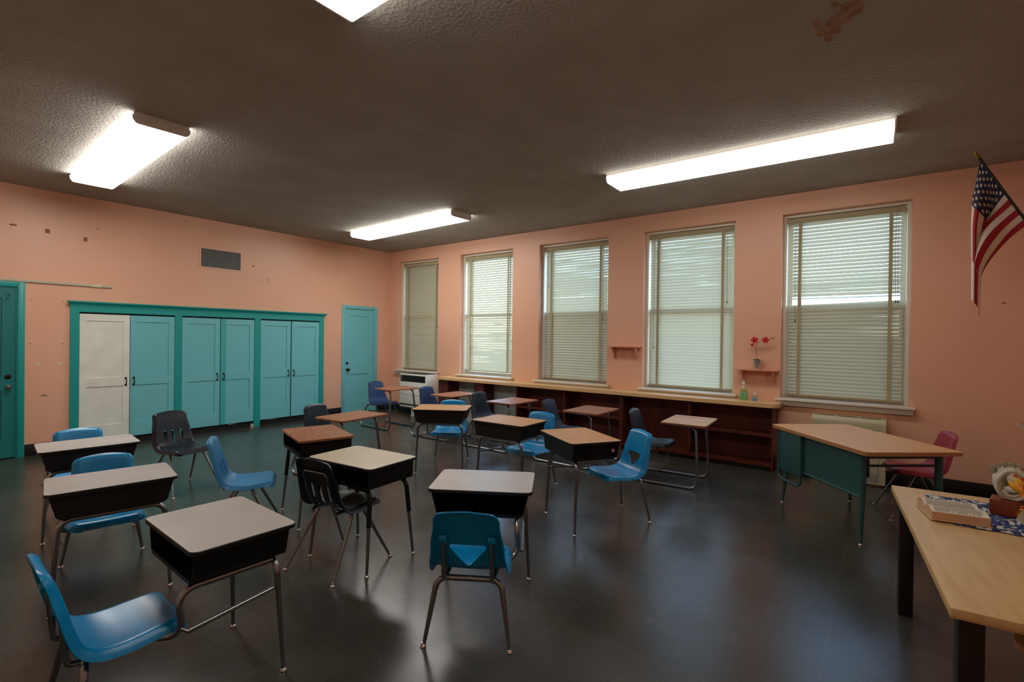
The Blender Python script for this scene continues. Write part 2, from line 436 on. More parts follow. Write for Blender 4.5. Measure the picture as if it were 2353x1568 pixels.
# ------------------------------------------------------------------ windows and blinds
def make_window(i, y0, y1, screen):
    top = bpy.data.objects.new('window_%d' % i, None); COL.objects.link(top); top['kind'] = 'structure'
    top.location = (0, (y0+y1)/2, ZS)
    hw = (y0-y1)/2; h = ZH-ZS
    f = MB()   # frame set back in the plastered reveal
    t = .035; xf = .085
    f.box(xf, .24, -hw, -hw+t, 0, h, bev=.003); f.box(xf, .24, hw-t, hw, 0, h, bev=.003)
    f.box(xf, .24, -hw+t, hw-t, h-.035, h, bev=.003); f.box(xf, .24, -hw+t, hw-t, 0, .035)
    f.build('window_frame', 'cream_trim', top)
    s = MB()
    s.box(-.085, 0, -hw-.05, hw+.05, .012, .036, bev=.005); s.box(-.01, .06, -hw, hw, .0, .036); s.box(-.05, 0, -hw-.035, hw+.035, -.045, .012, bev=.005)
    s.build('window_sill', 'cream_trim', top)
    zm = h*.5
    for nm, za, zb, xx in (('upper_sash', zm-.03, h-.04, .205), ('lower_sash', .03, zm+.03, .165)):
        q = MB(); a, c = -hw+t, hw-t
        q.box(xx, xx+.035, a, a+.05, za, zb); q.box(xx, xx+.035, c-.05, c, za, zb)
        q.box(xx, xx+.035, a+.05, c-.05, za, za+.055); q.box(xx, xx+.035, a+.05, c-.05, zb-.055, zb)
        so = q.build(nm, 'cream_trim', top)
        MB().box(xx+.015, xx+.019, a+.05, c-.05, za+.055, zb-.055).build('pane', 'window_glass', so)
    if screen:  # added dark sheet outside, only dims the daylight behind the blind
        a, c = -hw+t, hw-t
        za, zb = (.03, zm) if screen == 1 else (.03, h-.04)
        MB().box(.248, .2495, a, c, za, zb).build('dimming_screen', 'dimming_mesh', top)
    return top
def make_blind(y0, y1, label, tilt, matn, gap=None, drop=0., cords=(), rail_tilt=0.):
    """venetian blind hung inside the reveal; local x into the room is negative"""
    hw = (y0-y1)/2-.056; yc = (y0+y1)/2
    o = thing('venetian_blind', label, 'window blind', (.13, yc, 2.968), 0, 'venetian blinds in the classroom windows')
    MB().box(-.03, .03, -hw-.012, hw+.012, -.055, 0, bev=.004).build('headrail', 'blind_tape', o)
    zt = -.085; zb = -(2.965-.86)+.035+drop
    n = int((zt-zb)/.041); pitch = (zt-zb)/n
    s = MB(); rn = random.Random(int(-y0*100))
    for k in range(n+1):
        z = zt-pitch*k; a = R(tilt)+rn.gauss(0, .025); dy = 0
        if gap:
            kk = int(gap*n)
            if k == kk: continue
            if k == kk-1: a = R(tilt*.45)
        W = .0255; seg = 3; rows = []
        tip = rail_tilt*max(0, (k-n+6)/6)-(.016*max(0, 1-(k-int(gap*n))/9) if gap and k >= int(gap*n) else 0)
        for j in range(seg+1):
            u = -1+2*j/seg
            cz = .004*(1-u*u)
            px = u*W*math.cos(a)-cz*math.sin(a); pz = u*W*math.sin(a)+cz*math.cos(a)
            rows.append([s.bm.verts.new((px, y, z+pz+tip*y/hw+rn.gauss(0, .0006))) for y in (-hw+.004, -hw*.33, hw*.33, hw-.004)])
        for j in range(seg):
            for q in range(3): s.face([rows[j][q], rows[j][q+1], rows[j+1][q+1], rows[j+1][q]])
    so = s.build('slats', matn, o, fix=False)
    for sy in (-1, 1):
        yy = sy*(hw-.115)
        t = MB(); t.box(-.031, -.0295, yy-.0165, yy+.0165, zb-.015, -.05); t.box(.0295, .031, yy-.0165, yy+.0165, zb-.015, -.05)
        t.build('ladder_tape', 'blind_tape', o)
    r = MB(); M = Matrix.Rotation(math.atan2(rail_tilt, hw), 3, 'X')
    r.box(-.026, .026, -hw, hw, zb-.034, zb-.012, bev=.003)
    r.build('bottom_rail', 'blind_tape', o)
    for (cy, L) in cords:
        c = MB(); c.tube([(-.03, cy, -.05), (-.036, cy+.004, -L*.5), (-.036, cy-.003, -L)], .0018, 6)
        c.lathe([(.001, 0), (.006, -.012), (.007, -.03), (.002, -.036)], (-.036, cy-.003, -L), 8)
        c.build('pull_cord', 'cord_dark', o)
    return o
scr = (2, 0, 1, 0, 1)
for i, (a, b_) in enumerate(WIN): make_window(i+1, a, b_, scr[i])
make_blind(*WIN[0], 'cream venetian blind in the narrow-looking window beside the room corner, above the white heater', 70, 'slat_cream_thick', cords=((-.46, 1.25), (-.49, 1.0)), rail_tilt=.012)
make_blind(*WIN[1], 'cream venetian blind with wide-open bright slats in the second window from the room corner', 53, 'slat_cream', drop=.03, cords=((-.48, .85),), rail_tilt=-.012)
make_blind(*WIN[2], 'cream venetian blind in the middle window, bright above and olive below', 61, 'slat_cream', cords=((-.485, 1.15), (.485, .6)))
make_blind(*WIN[3], 'pale venetian blind in the window between the empty shelf and the orchid shelf', 62, 'slat_cream', cords=((.48, 1.55), (-.48, .95)))
make_blind(*WIN[4], 'large venetian blind with a gap at mid height, above the beige radiator', 57, 'slat_cream', gap=.46, cords=((.47, 1.2), (-.47, 1.0), (-.49, 1.0)))
# ground outside
MB().box(TW, 14, -22, 10, -.6, -.5).build('ground', 'concrete', kind='structure')

# ------------------------------------------------------------------ doors
def panel_leaf(m, x0, x1, z0, z1, yb, yf, splits, st=.115, mi=0, rec=.012):
    """door leaf with recessed panels; splits = list of (za, zb) panel openings; front face at yf (towards -y)"""
    m.box(x0, x0+st, yf, yb, z0, z1, mi); m.box(x1-st, x1, yf, yb, z0, z1, mi)
    zs = [z0]+[v for p in splits for v in p]+[z1]
    for i in range(0, len(zs), 2): m.box(x0+st, x1-st, yf, yb, zs[i], zs[i+1], mi)
    for a, c in splits: m.box(x0+st, x1-st, yf+rec, yb-.004, a, c, mi)
def casing(m, x0, x1, z1, w, yf=-.018):
    m.box(x0-w, x0, yf, 0, 0, z1+w, bev=.003); m.box(x1, x1+w, yf, 0, 0, z1+w, bev=.003); m.box(x0, x1, yf, 0, z1, z1+w, bev=.003)
    m.box(x0, x0+.012, .0, .12, 0, z1); m.box(x1-.012, x1, .0, .12, 0, z1); m.box(x0+.012, x1-.012, .0, .12, z1-.012, z1)
def knob(parent, x, z, r, mn, yf):
    k = MB(); M = Matrix.Rotation(PI/2, 3, 'X')
    k.lathe([(r*.95, 0), (r*.95, .006), (r*.4, .01), (r*.4, .03), (r*.9, .042), (r, .055), (r*.8, .066), (.001, .07)], (x, yf, z), 16, 0, M)
    return k
for nm, (x0, x1), tr, lf, zs in (('door_1', DL, 'teal_trim', 'dark_teal_door', [(.24, .80), (.97, 1.895)]), ('door_2', DR, 'teal_door', 'teal_door', [(.265, .762), (.98, 1.895)])):
    d = bpy.data.objects.new(nm, None); COL.objects.link(d); d['kind'] = 'structure'
    m = MB(); casing(m, x0, x1, DZ, .062); m.build('door_casing', tr, d)
    m = MB(); panel_leaf(m, x0+.015, x1-.015, .012, DZ-.014, .045, .004, zs)
    leaf = m.build('door_leaf', lf, d)
    MB().box(x0+.012, x1-.012, .10, .12, 0, DZ-.012).build('door_back', 'gap_black', d)
    if nm == 'door_1':
        knob(leaf, -5.549, .847, .028, 'satin_steel', .004).build('door_handle', 'satin_steel', leaf)
        MB().lathe([(.028, 0), (.028, .012), (.012, .016), (.001, .017)], (-5.552, .004, .97), 16, 0, Mw).build('lock_rose', 'iron', leaf)
        c = MB(); c.tube([(-5.545, .004, 1.945), (-5.545, -.03, 1.93), (-5.56, -.035, 1.90), (-5.568, -.03, 1.88)], .006, 8); c.box(-5.56, -5.53, -.004, .004, 1.93, 1.955)
        c.build('coat_hook', 'dark_teal_door', leaf)
    else:
        knob(leaf, -.968, .854, .028, 'iron', .004).build('door_handle', 'iron', leaf)
        MB().lathe([(.026, 0), (.026, .01), (.012, .016), (.001, .017)], (-.975, .004, .979), 16, 0, Mw).build('lock_rose', 'iron', leaf)
        for z in (.3, 1.05, 1.75):
            MB().lathe([(.007, 0), (.007, .09)], (x1-.015, -.006, z), 10).build('hinge', 'teal_door', d)

# ------------------------------------------------------------------ built-in closet
c = thing('wall_closet', 'long teal built-in closet with six panelled doors, the leftmost one white, along the back wall', 'closet', (-3.25, 0, 0))
cx = 3.25
m = MB()
for a, b_ in ((-5.007, -4.92), (-3.858, -3.769), (-2.731, -2.632), (-1.574, -1.487)):
    m.box(a+cx, b_+cx, -.03, 0, 0, 1.765)
m.box(-5.007+cx, -1.487+cx, -.03, 0, 1.765, 1.845)
m.build('frame', 'teal_trim', c)
prof = [(-.001, 1.835), (-.036, 1.835), (-.036, 1.848), (-.044, 1.856), (-.052, 1.872), (-.07, 1.884), (-.072, 1.902), (-.001, 1.902)]
m = MB()
def corn(x, e): return [m.bm.verts.new((x+e*(-y-.036)*1., y, z)) for y, z in prof]
A = corn(-5.012+cx, -1); B = corn(-1.482+cx, 1); n = len(prof)
for i in range(n): m.face([A[i], A[(i+1) % n], B[(i+1) % n], B[i]])
m.face(A[::-1]); m.face(B)
m.build('cornice', 'teal_trim', c, angle=20)
m = MB()
for a, b_ in ((-4.92, -3.858), (-3.769, -2.731), (-2.632, -1.574)):
    m.box(a+cx, b_+cx, -.002, -.0005, 0, 1.765)
m.build('dark_interior', 'gap_black', c)
doors = [(-4.916, -4.392, 'white_paint_old', 1), (-4.384, -3.862, 'teal_door', -1), (-3.765, -3.250, 'teal_door', 1), (-3.236, -2.735, 'teal_door', -1), (-2.628, -2.116, 'teal_door', 1), (-2.096, -1.58, 'teal_door', -1)]
for k, (a, b_, mn, side) in enumerate(doors):
    m = MB(); panel_leaf(m, a+cx, b_+cx, .098, 1.742, -.003, -.024, [(.285, .792), (.91, 1.655)], st=.07, rec=.01)
    if k == 3: m.box(a+cx+.002, a+cx+.07, -.0243, -.0238, .1, 1.74, 1)
    d = m.build('door', [mn, 'teal_band'], c)
    if k == 0: d['label'] = 'white painted closet door'
    hx = (b_-.04 if side > 0 else a+.04)+cx
    h = MB(); pts = fillet([(hx, -.026, .80), (hx, -.05, .81), (hx, -.055, .845), (hx, -.05, .88), (hx, -.026, .89)], .012, 4)
    h.tube(pts, .006, 8); h.box(hx-.012, hx+.012, -.028, -.024, .785, .812, bev=.001); h.box(hx-.012, hx+.012, -.028, -.024, .878, .905, bev=.001)
    h.build('handle', 'iron', d)
for x in (-3.07, -2.45):
    l = MB(); l.tube([(x+cx-.05, -.02, .098), (x+cx-.045, -.02, .085), (x+cx+.07, -.02, .088), (x+cx+.075, -.02, .098)], .002, 6); l.build('door_guide', 'wire', c)
MB().box(-2.775+cx, -2.735+cx, -.028, -.005, 0, .05).build('shim_block', 'strip_paint', c)

# vent grille, strip, tape
v = thing('wall_vent', 'square-mesh metal air vent high on the peach wall above the closet', 'vent', (-3.234, 0, 2.66))
m = MB(); a, b_, cc, d = -.318, .318, -.165, .165
for q in ((a, b_, d-.03, d), (a, b_, cc, cc+.03), (a, a+.036, cc+.03, d-.03), (b_-.036, b_, cc+.03, d-.03)): m.box(q[0], q[1], -.006, 0, q[2], q[3])
m.build('frame', 'wall_paint', v)
m = MB(); m.box(-.282, .282, -.003, -.001, -.135, .135, 1)
for k in range(25): x = -.282+.564*k/24; m.box(x-.0028, x+.0028, -.009, -.004, -.135, .135)
for k in range(13): z = -.135+.27*k/12; m.box(-.282, .282, -.0095, -.0045, z-.0026, z+.0026)
m.build('grille', ['mark_grey', 'gap_black'], v)
s = thing('wall_strip', 'long thin cream strip on the back wall above the dark teal door', 'wall strip', (-5.3, 0, 2.11))
MB().box(-1.0, .715, -.022, 0, -.016, .016, bev=.003).build('strip', 'strip_paint', s)
MB().box(.50, .60, -.0235, -.001, -.017, .017).build('coupling', 'tape_paper', s)
for x, z, lab in ((-5.297, 1.109, 'small square of pale tape on the wall, nearer the dark teal door'), (-5.095, 1.113, 'small square of pale tape on the wall, nearer the closet frame'),
                  (-1.438, 1.207, 'tiny pale tape scrap right beside the closet frame, left of the light teal door'), (-1.157, 1.224, 'tiny pale tape scrap just left of the light teal door')):
    w_ = .018 if x < -5 else .01
    t = MB().box(x-w_, x+w_, -.0015, 0, z-w_*.8, z+w_*.8).build('tape_scrap', 'tape_paper')
    tag(t, lab, 'tape', 'tape scraps on the back wall')
t = MB().prism([(-.012, -.02), (.012, -.012), (.016, .022), (.0, .014), (-.013, .004)], 0, .002, M=Matrix(((0,0,-1),(-1,0,0),(0,1,0)))).build('paper_leaf', 'tape_paper')
t.location = (0, -1.529, 2.063); tag(t, 'small cream paper leaf stuck between the two windows nearest the room corner', 'wall decoration')

# ------------------------------------------------------------------ ceiling lights
def light(label, x, y, rz, dm='lamp_diffuser'):
    L, W, D = 2.42, .40, .088
    o = thing('ceiling_light', label, 'ceiling light', (x, y, H), R(rz), 'fluorescent wraparound ceiling lights')
    MB().box(-.19, .19, -L/2, L/2, -.022, 0).build('housing', 'fixture_white', o)
    m = MB(); pr = [(-.185, -.02), (-.2, -.028), (-.195, -.06), (-.178, -D+.006), (-.165, -D), (.165, -D), (.178, -D+.006), (.195, -.06), (.2, -.028), (.185, -.02)]
    a = [m.bm.verts.new((px, -L/2+.012, pz)) for px, pz in pr]; b = [m.bm.verts.new((px, L/2-.012, pz)) for px, pz in pr]
    for i in range(len(pr)-1): m.face([a[i], a[i+1], b[i+1], b[i]])
    m.build('diffuser', dm, o)
    for e in (-1, 1):
        k = MB(); k.prism(pr, e*(L/2)-.012, e*(L/2)+.012 if False else e*(L/2)+.0, M=Matrix(((1,0,0),(0,0,1),(0,1,0)))) if e > 0 else k.prism(pr, -L/2, -L/2+.012, M=Matrix(((1,0,0),(0,0,1),(0,1,0))))
        k.build('end_cap', 'fixture_white', o)
light('glowing fluorescent light above the closet, at the left of the ceiling', -5.075, -2.30, -2.2)
light('glowing fluorescent light nearest the room corner, above the first windows', -1.54, -2.31, -2.2)
light('long glowing fluorescent light running above the windows by the flag', -1.65, -7.05, 1., 'lamp_diffuser_dim')
light('glowing fluorescent light cut off by the top edge of the photo', -5.21, -7.15, 0., 'lamp_diffuser_dim')

# ------------------------------------------------------------------ counter and bookcases under the windows
ct = MB(); poly = [(-.001, -1.787)]+[(-.345, -1.787)]
for k in range(7): a = R(180+90*k/6); poly.append((-.345+.09+.09*math.cos(a), -7.263+.09+.09*math.sin(a)))
poly.append((-.001, -7.263))
ct.prism(poly, .742, .787)
o = ct.build('countertop', 'counter_maple'); tag(o, 'long maple countertop running under the windows with a rounded end', 'countertop')
def shelfunit(label, y0, y1, dividers, shelves, legs=None, rails=()):
    o = thing('bookcase', label, 'bookcase', (0, (y0+y1)/2, 0)); yc = (y0+y1)/2
    m = MB(); m.box(-.30, -.004, y1-yc, y1-yc+.022, 0, .742); m.build('side_panel', 'cabinet_mahogany', o)
    m = MB(); m.box(-.30, -.004, y0-yc-.022, y0-yc, 0, .742); m.build('side_panel', 'cabinet_mahogany', o)
    MB().box(-.016, -.004, y1-yc+.022, y0-yc-.022, .04, .742).build('back_panel', 'cabinet_mahogany', o)
    MB().box(-.30, -.016, y1-yc+.022, y0-yc-.022, .055, .078).build('bottom_board', 'cabinet_mahogany', o)
    MB().box(-.245, -.23, y1-yc+.022, y0-yc-.022, 0, .055).build('kick_board', 'black_base', o)
    MB().box(-.30, -.28, y1-yc+.022, y0-yc-.022, .718, .742).build('top_rail', 'cabinet_mahogany', o)
    for (d, w_) in dividers: MB().box(-.30, -.016, d-yc-w_/2, d-yc+w_/2, .078, .742).build('divider', 'cabinet_mahogany', o)
    for (a, b_, z) in shelves: MB().box(-.29, -.016, b_-yc, a-yc, z, z+.022).build('shelf', 'cabinet_mahogany', o)
    for y in rails:
        for x in (-.275,):
            MB().box(x-.006, x+.006, y-yc-.002, y-yc+.002, .12, .70).build('shelf_standard', 'wire', o)
    return o
shelfunit('short dark mahogany bookcase section next to the grey knee spaces', -3.545, -5.342, [(-4.434, .024)], [(-3.567, -4.422, .40), (-4.446, -5.32, .40)], rails=(-4.42, -4.448, -5.318, -3.569))
shelfunit('long dark mahogany bookcase section ending under the orchid shelf', -5.344, -7.215, [(-6.262, .024)], [(-6.274, -7.193, .40)], rails=(-5.368, -6.248, -6.276))
o = thing('counter_pedestal', 'narrow mahogany end panel under the counter beside the white heater', 'panel', (0, -1.9, 0))
MB().box(-.30, -.004, -.135, .10, 0, .742).build('board', 'cabinet_mahogany', o)
for y in (-.09, .06): MB().box(-.303, -.3, y-.004, y+.004, .22, .60).build('shelf_standard', 'wire', o)
o = MB().box(-.30, -.004, -2.865, -2.66, 0, .742).build('counter_post', 'cabinet_mahogany'); tag(o, 'wide mahogany post between the two grey knee spaces', 'post')
for y0, y1, lab in ((-2.038, -2.657, 'grey board in the knee space next to the white heater'), (-2.868, -3.54, 'grey board in the knee space next to the bookcase')):
    m = MB(); m.box(-.02, -.002, y1, y0, 0, .742)
    for k in range(1, 4): y = y0+(y1-y0)*k/4; m.box(-.0215, -.02, y-.003, y+.003, .0, .742, 1)
    m.box(-.035, -.02, y1, y0, 0, .12)
    tag(m.build('wall_panel_board', ['grey_board', 'mark_grey']), lab, 'panel', 'grey boards under the counter')

# wall heater
o = thing('wall_heater', 'tall white wall heater with a black top grille under the corner window', 'heater', (0, -1.19, 0)); yc = -1.19
m = MB(); m.box(-.36, -.06, -.365, .385, .165, .80, bev=.012); m.build('casing', 'heater_white', o)
m = MB(); m.box(-.363, -.359, -.325, .36, .655, .775)
for k in range(9): z = .665+.012*k; m.box(-.366, -.362, -.325, .25, z, z+.004)
m.build('top_grille', 'grille_black', o)
m = MB()
for k, (w_, z) in enumerate(((.05, .755), (.03, .735), (.025, .72), (.03, .705), (.025, .69), (.025, .675))): m.box(-.368, -.363, .34-w_, .34, z, z+.005)
m.build('control_marks', 'mark_grey', o)
m = MB(); m.box(-.362, -.359, -.36, .38, .405, .412); m.build('seam', 'mark_grey', o)
m = MB(); m.box(-.363, -.359, .30, .365, .43, .442, bev=.001); m.build('badge', 'mark_grey', o)
m = MB(); m.box(-.363, -.359, -.35, .37, .21, .235); m.build('bottom_slot', 'grille_black', o)
m = MB(); m.box(-.30, -.08, -.12, .12, 0, .165); m.build('foot_duct', 'heater_white', o)
m = MB(); m.box(-.34, -.08, -.30, .33, .798, .803); m.build('top_vent', 'grille_black', o)
m = MB(); m.box(-.06, -.001, -.34, .36, .2, .75); m.build('wall_box', 'heater_white', o)

# beige radiator
o = thing('radiator', 'beige metal radiator cabinet with rounded top below the large window', 'radiator', (0, -7.91, 0))
pr = [(-.004, .02), (-.2, .02), (-.2, .62)]+[(-.15+.05*math.cos(R(a)), .645+.05*math.sin(R(a))) for a in (180, 155, 130, 110, 90)]+[(-.004, .695)]
Mr = Matrix(((1,0,0),(0,0,1),(0,1,0)))
m = MB(); m.prism(pr, -.33, .33, M=Mr); m.build('casing', 'radiator_beige', o)
m = MB()
for a, b_ in ((-.29, -.11), (-.08, .10), (.13, .30)): m.box(-.135, -.09, a, b_, .694, .6965)
for k in range(6): m.box(-.2015, -.199, -.25, .25, .52+.012*k, .526+.012*k)
m.build('louvers', 'grille_black', o)
m = MB(); m.box(-.203, -.2, -.27, -.262, .05, .6); m.box(-.203, -.2, .262, .27, .05, .6); m.build('seams', 'mark_grey', o)
m = MB()
for k in range(22): y = -.25+.5*k/21; m.box(-.2035, -.2, y-.006, y+.006, .04, .13)
m.build('bottom_grille', 'mark_grey', o)
MB().box(-.17, -.01, -.3, .3, 0, .02).build('foot', 'radiator_beige', o)

# ------------------------------------------------------------------ peach wall shelves
def wshelf(label, y0, y1, z):
    o = thing('wall_shelf', label, 'shelf', (0, (y0+y1)/2, z), 0, 'small peach wall shelves'); w_ = (y0-y1)/2
    MB().box(-.15, 0, -w_, w_, -.018, 0, bev=.003).build('board', 'shelf_peach', o)
    pr = [(0, 0), (-.12, 0), (-.115, -.02), (-.09, -.035), (-.07, -.06), (-.062, -.085), (-.04, -.10), (-.035, -.135), (-.03, -.16), (0, -.165)]
    for e in (-1, 1):
        y = e*(w_-.06)
        m = MB(); a = [m.bm.verts.new((px, y-.008, pz-.018)) for px, pz in pr]; b = [m.bm.verts.new((px, y+.008, pz-.018)) for px, pz in pr]
        for i in range(len(pr)): m.face([a[i], a[(i+1) % len(pr)], b[(i+1) % len(pr)], b[i]])
        m.face(a); m.face(b[::-1]); m.build('bracket', 'shelf_peach', o)
    MB().box(-.016, 0, -w_+.07, w_-.07, -.08, -.018).build('back_rail', 'shelf_peach', o)
    for y in (-.1, .05, .14)[:2 if w_ < .235 else 3]:
        m = MB(); m.tube(fillet([(-.016, y, -.06), (-.03, y, -.075), (-.02, y, -.14), (-.05, y, -.15), (-.062, y, -.125)], .012, 4), .004, 6); m.build('hook', 'shelf_peach', o)
    return o
wshelf('empty peach wall shelf with scrolled brackets between two windows', -5.04, -5.50, 1.41)
wshelf('peach wall shelf carrying the red orchid beside the large window', -6.766, -7.222, 1.166)
# orchid
o = thing('potted_orchid', 'red orchid in a small silver pot on the peach wall shelf', 'potted plant', (-.075, -6.995, 1.166))
MB().lathe([(.001, .001), (.036, .001), (.04, .004), (.054, .10), (.058, .112), (.053, .112), (.049, .09), (.001, .088)], seg=24).build('pot', 'pot_steel', o)
MB().lathe([(.001, .097), (.05, .094)], seg=20).build('soil', 'soil', o)
stp = [(0, 0, .09), (.005, .012, .16), (-.005, .018, .24), (-.01, .0, .31), (-.012, -.045, .35), (-.012, -.10, .362), (-.012, -.15, .37), (-.012, -.17, .372)]
def smooth(pts, n=5):
    P = [Vector(p) for p in pts]; out = []
    for i in range(len(P)-1):
        p0, p1, p2, p3 = P[max(i-1, 0)], P[i], P[i+1], P[min(i+2, len(P)-1)]
        for k in range(n):
            t = k/n; out.append(.5*((2*p1)+(p2-p0)*t+(2*p0-5*p1+4*p2-p3)*t*t+(3*p1-p0-3*p2+p3)*t**3))
    out.append(P[-1]); return out
m = MB(); m.tube(smooth(stp), .0025, 6); m.tube([(-.01, 0, .31), (-.012, .02, .305), (-.014, .045, .285)], .002, 6); m.sphere((-.012, -.172, .373), .009, 8, 6); m.sphere((-.012, -.145, .382), .005, 8, 6)
m.build('stem', 'stem_green', o)
def flower(par, c, r, mn='orchid_red', n=5, tilt=0):
    f = MB()
    for k in range(n):
        a = 2*PI*k/n+tilt
        def pt(u, v, a=a):
            w_ = math.sin(PI*min(1, v*.95+.05))**.7*.42*(u*2-1)
            y = math.cos(a)*v+math.sin(a)*w_*-1; z = math.sin(a)*v+math.cos(a)*w_
            return Vector((-.15*r*(1-abs(u*2-1))-.2*r*v*v, y*r, z*r))+Vector(c)
        f.grid(pt, 4, 5)
    f.sphere((c[0]-.15*r, c[1], c[2]-.05*r), r*.22, 8, 6, 1)
    return f.build('blossom', [mn, 'orchid_dark'], par, fix=False)
flower(o, (-.02, .03, .35), .044); flower(o, (-.02, -.09, .352), .042, tilt=.4); flower(o, (-.02, .055, .292), .022, tilt=.2)
for a, l in ((-2.8, .09), (-.4, .075), (.6, .07), (2.2, .06), (1.4, .05)):
    m = MB()
    def lp(u, v, a=a, l=l):
        wv = .016*math.sin(PI*(.08+.92*v)); s_ = (u*2-1)*wv; rr = l*v
        return Vector((math.cos(a)*rr*.5-math.sin(a)*s_, math.sin(a)*rr+math.cos(a)*s_*.5, .108+.012*math.sin(PI*v)+.004*abs(u*2-1)))
    m.grid(lp, 4, 8); m.build('leaf', 'leaf_green', o, fix=False)
# bottles
def bottle(name, label, loc, w_, d, h, matn, caps):
    o = thing(name, label, 'sanitizer bottle', loc)
    m = MB(); rows = []
    for z, s_ in ((0, .94), (.004, 1), (h*.8, 1), (h*.92, .85), (h, .32), (h+.012, .3)):
        rows.append([m.bm.verts.new((y*0+x*s_, yy*s_, z)) for x, yy, y in [(px, py, 0) for px, py in rrect(-d/2, d/2, -w_/2, w_/2, d*.35, 4)]])
    for a, b in zip(rows, rows[1:]):
        n_ = len(a)
        for i in range(n_): m.face([a[i], a[(i+1) % n_], b[(i+1) % n_], b[i]])
    m.face(rows[0][::-1]); m.face(rows[-1]); m.build('bottle_body', matn, o)
    return o
z0 = .787
o = bottle('sanitizer_bottle', 'larger green pump bottle of hand sanitizer at the end of the countertop', (-.13, -6.86, z0), .092, .055, .13, 'gel_green', 1)
m = MB(); m.box(-.0285, -.0275, -.036, .036, .015, .06, 0); m.box(-.0288, -.0276, -.02, .02, .065, .085, 1); m.box(-.0288, -.0276, -.03, .03, .112, .12, 2); m.build('label', ['label_green', 'label_blue', 'label_red'], o)
m = MB(); m.lathe([(.012, .142), (.014, .142), (.014, .165), (.006, .168), (.006, .185), (.018, .19), (.02, .205), (.012, .215), (.006, .218), (.005, .24), (.008, .245), (.001, .248)], seg=14); m.tube([(0, 0, .162), (0, .02, .16), (0, .04, .15)], .004, 8); m.build('pump', 'pump_white', o)
o = bottle('sanitizer_bottle', 'smaller clear bottle of sanitizer standing right of the green one', (-.13, -6.985, z0), .058, .036, .062, 'gel_clear', 0)
m = MB(); m.box(-.0192, -.0182, -.024, .024, .006, .034, 0); m.build('label', ['label_blue'], o)
m = MB(); m.lathe([(.009, .072), (.011, .072), (.011, .082), (.006, .09), (.0055, .10), (.013, .102), (.013, .107), (.001, .108)], seg=12); m.build('pump', 'pump_white', o)

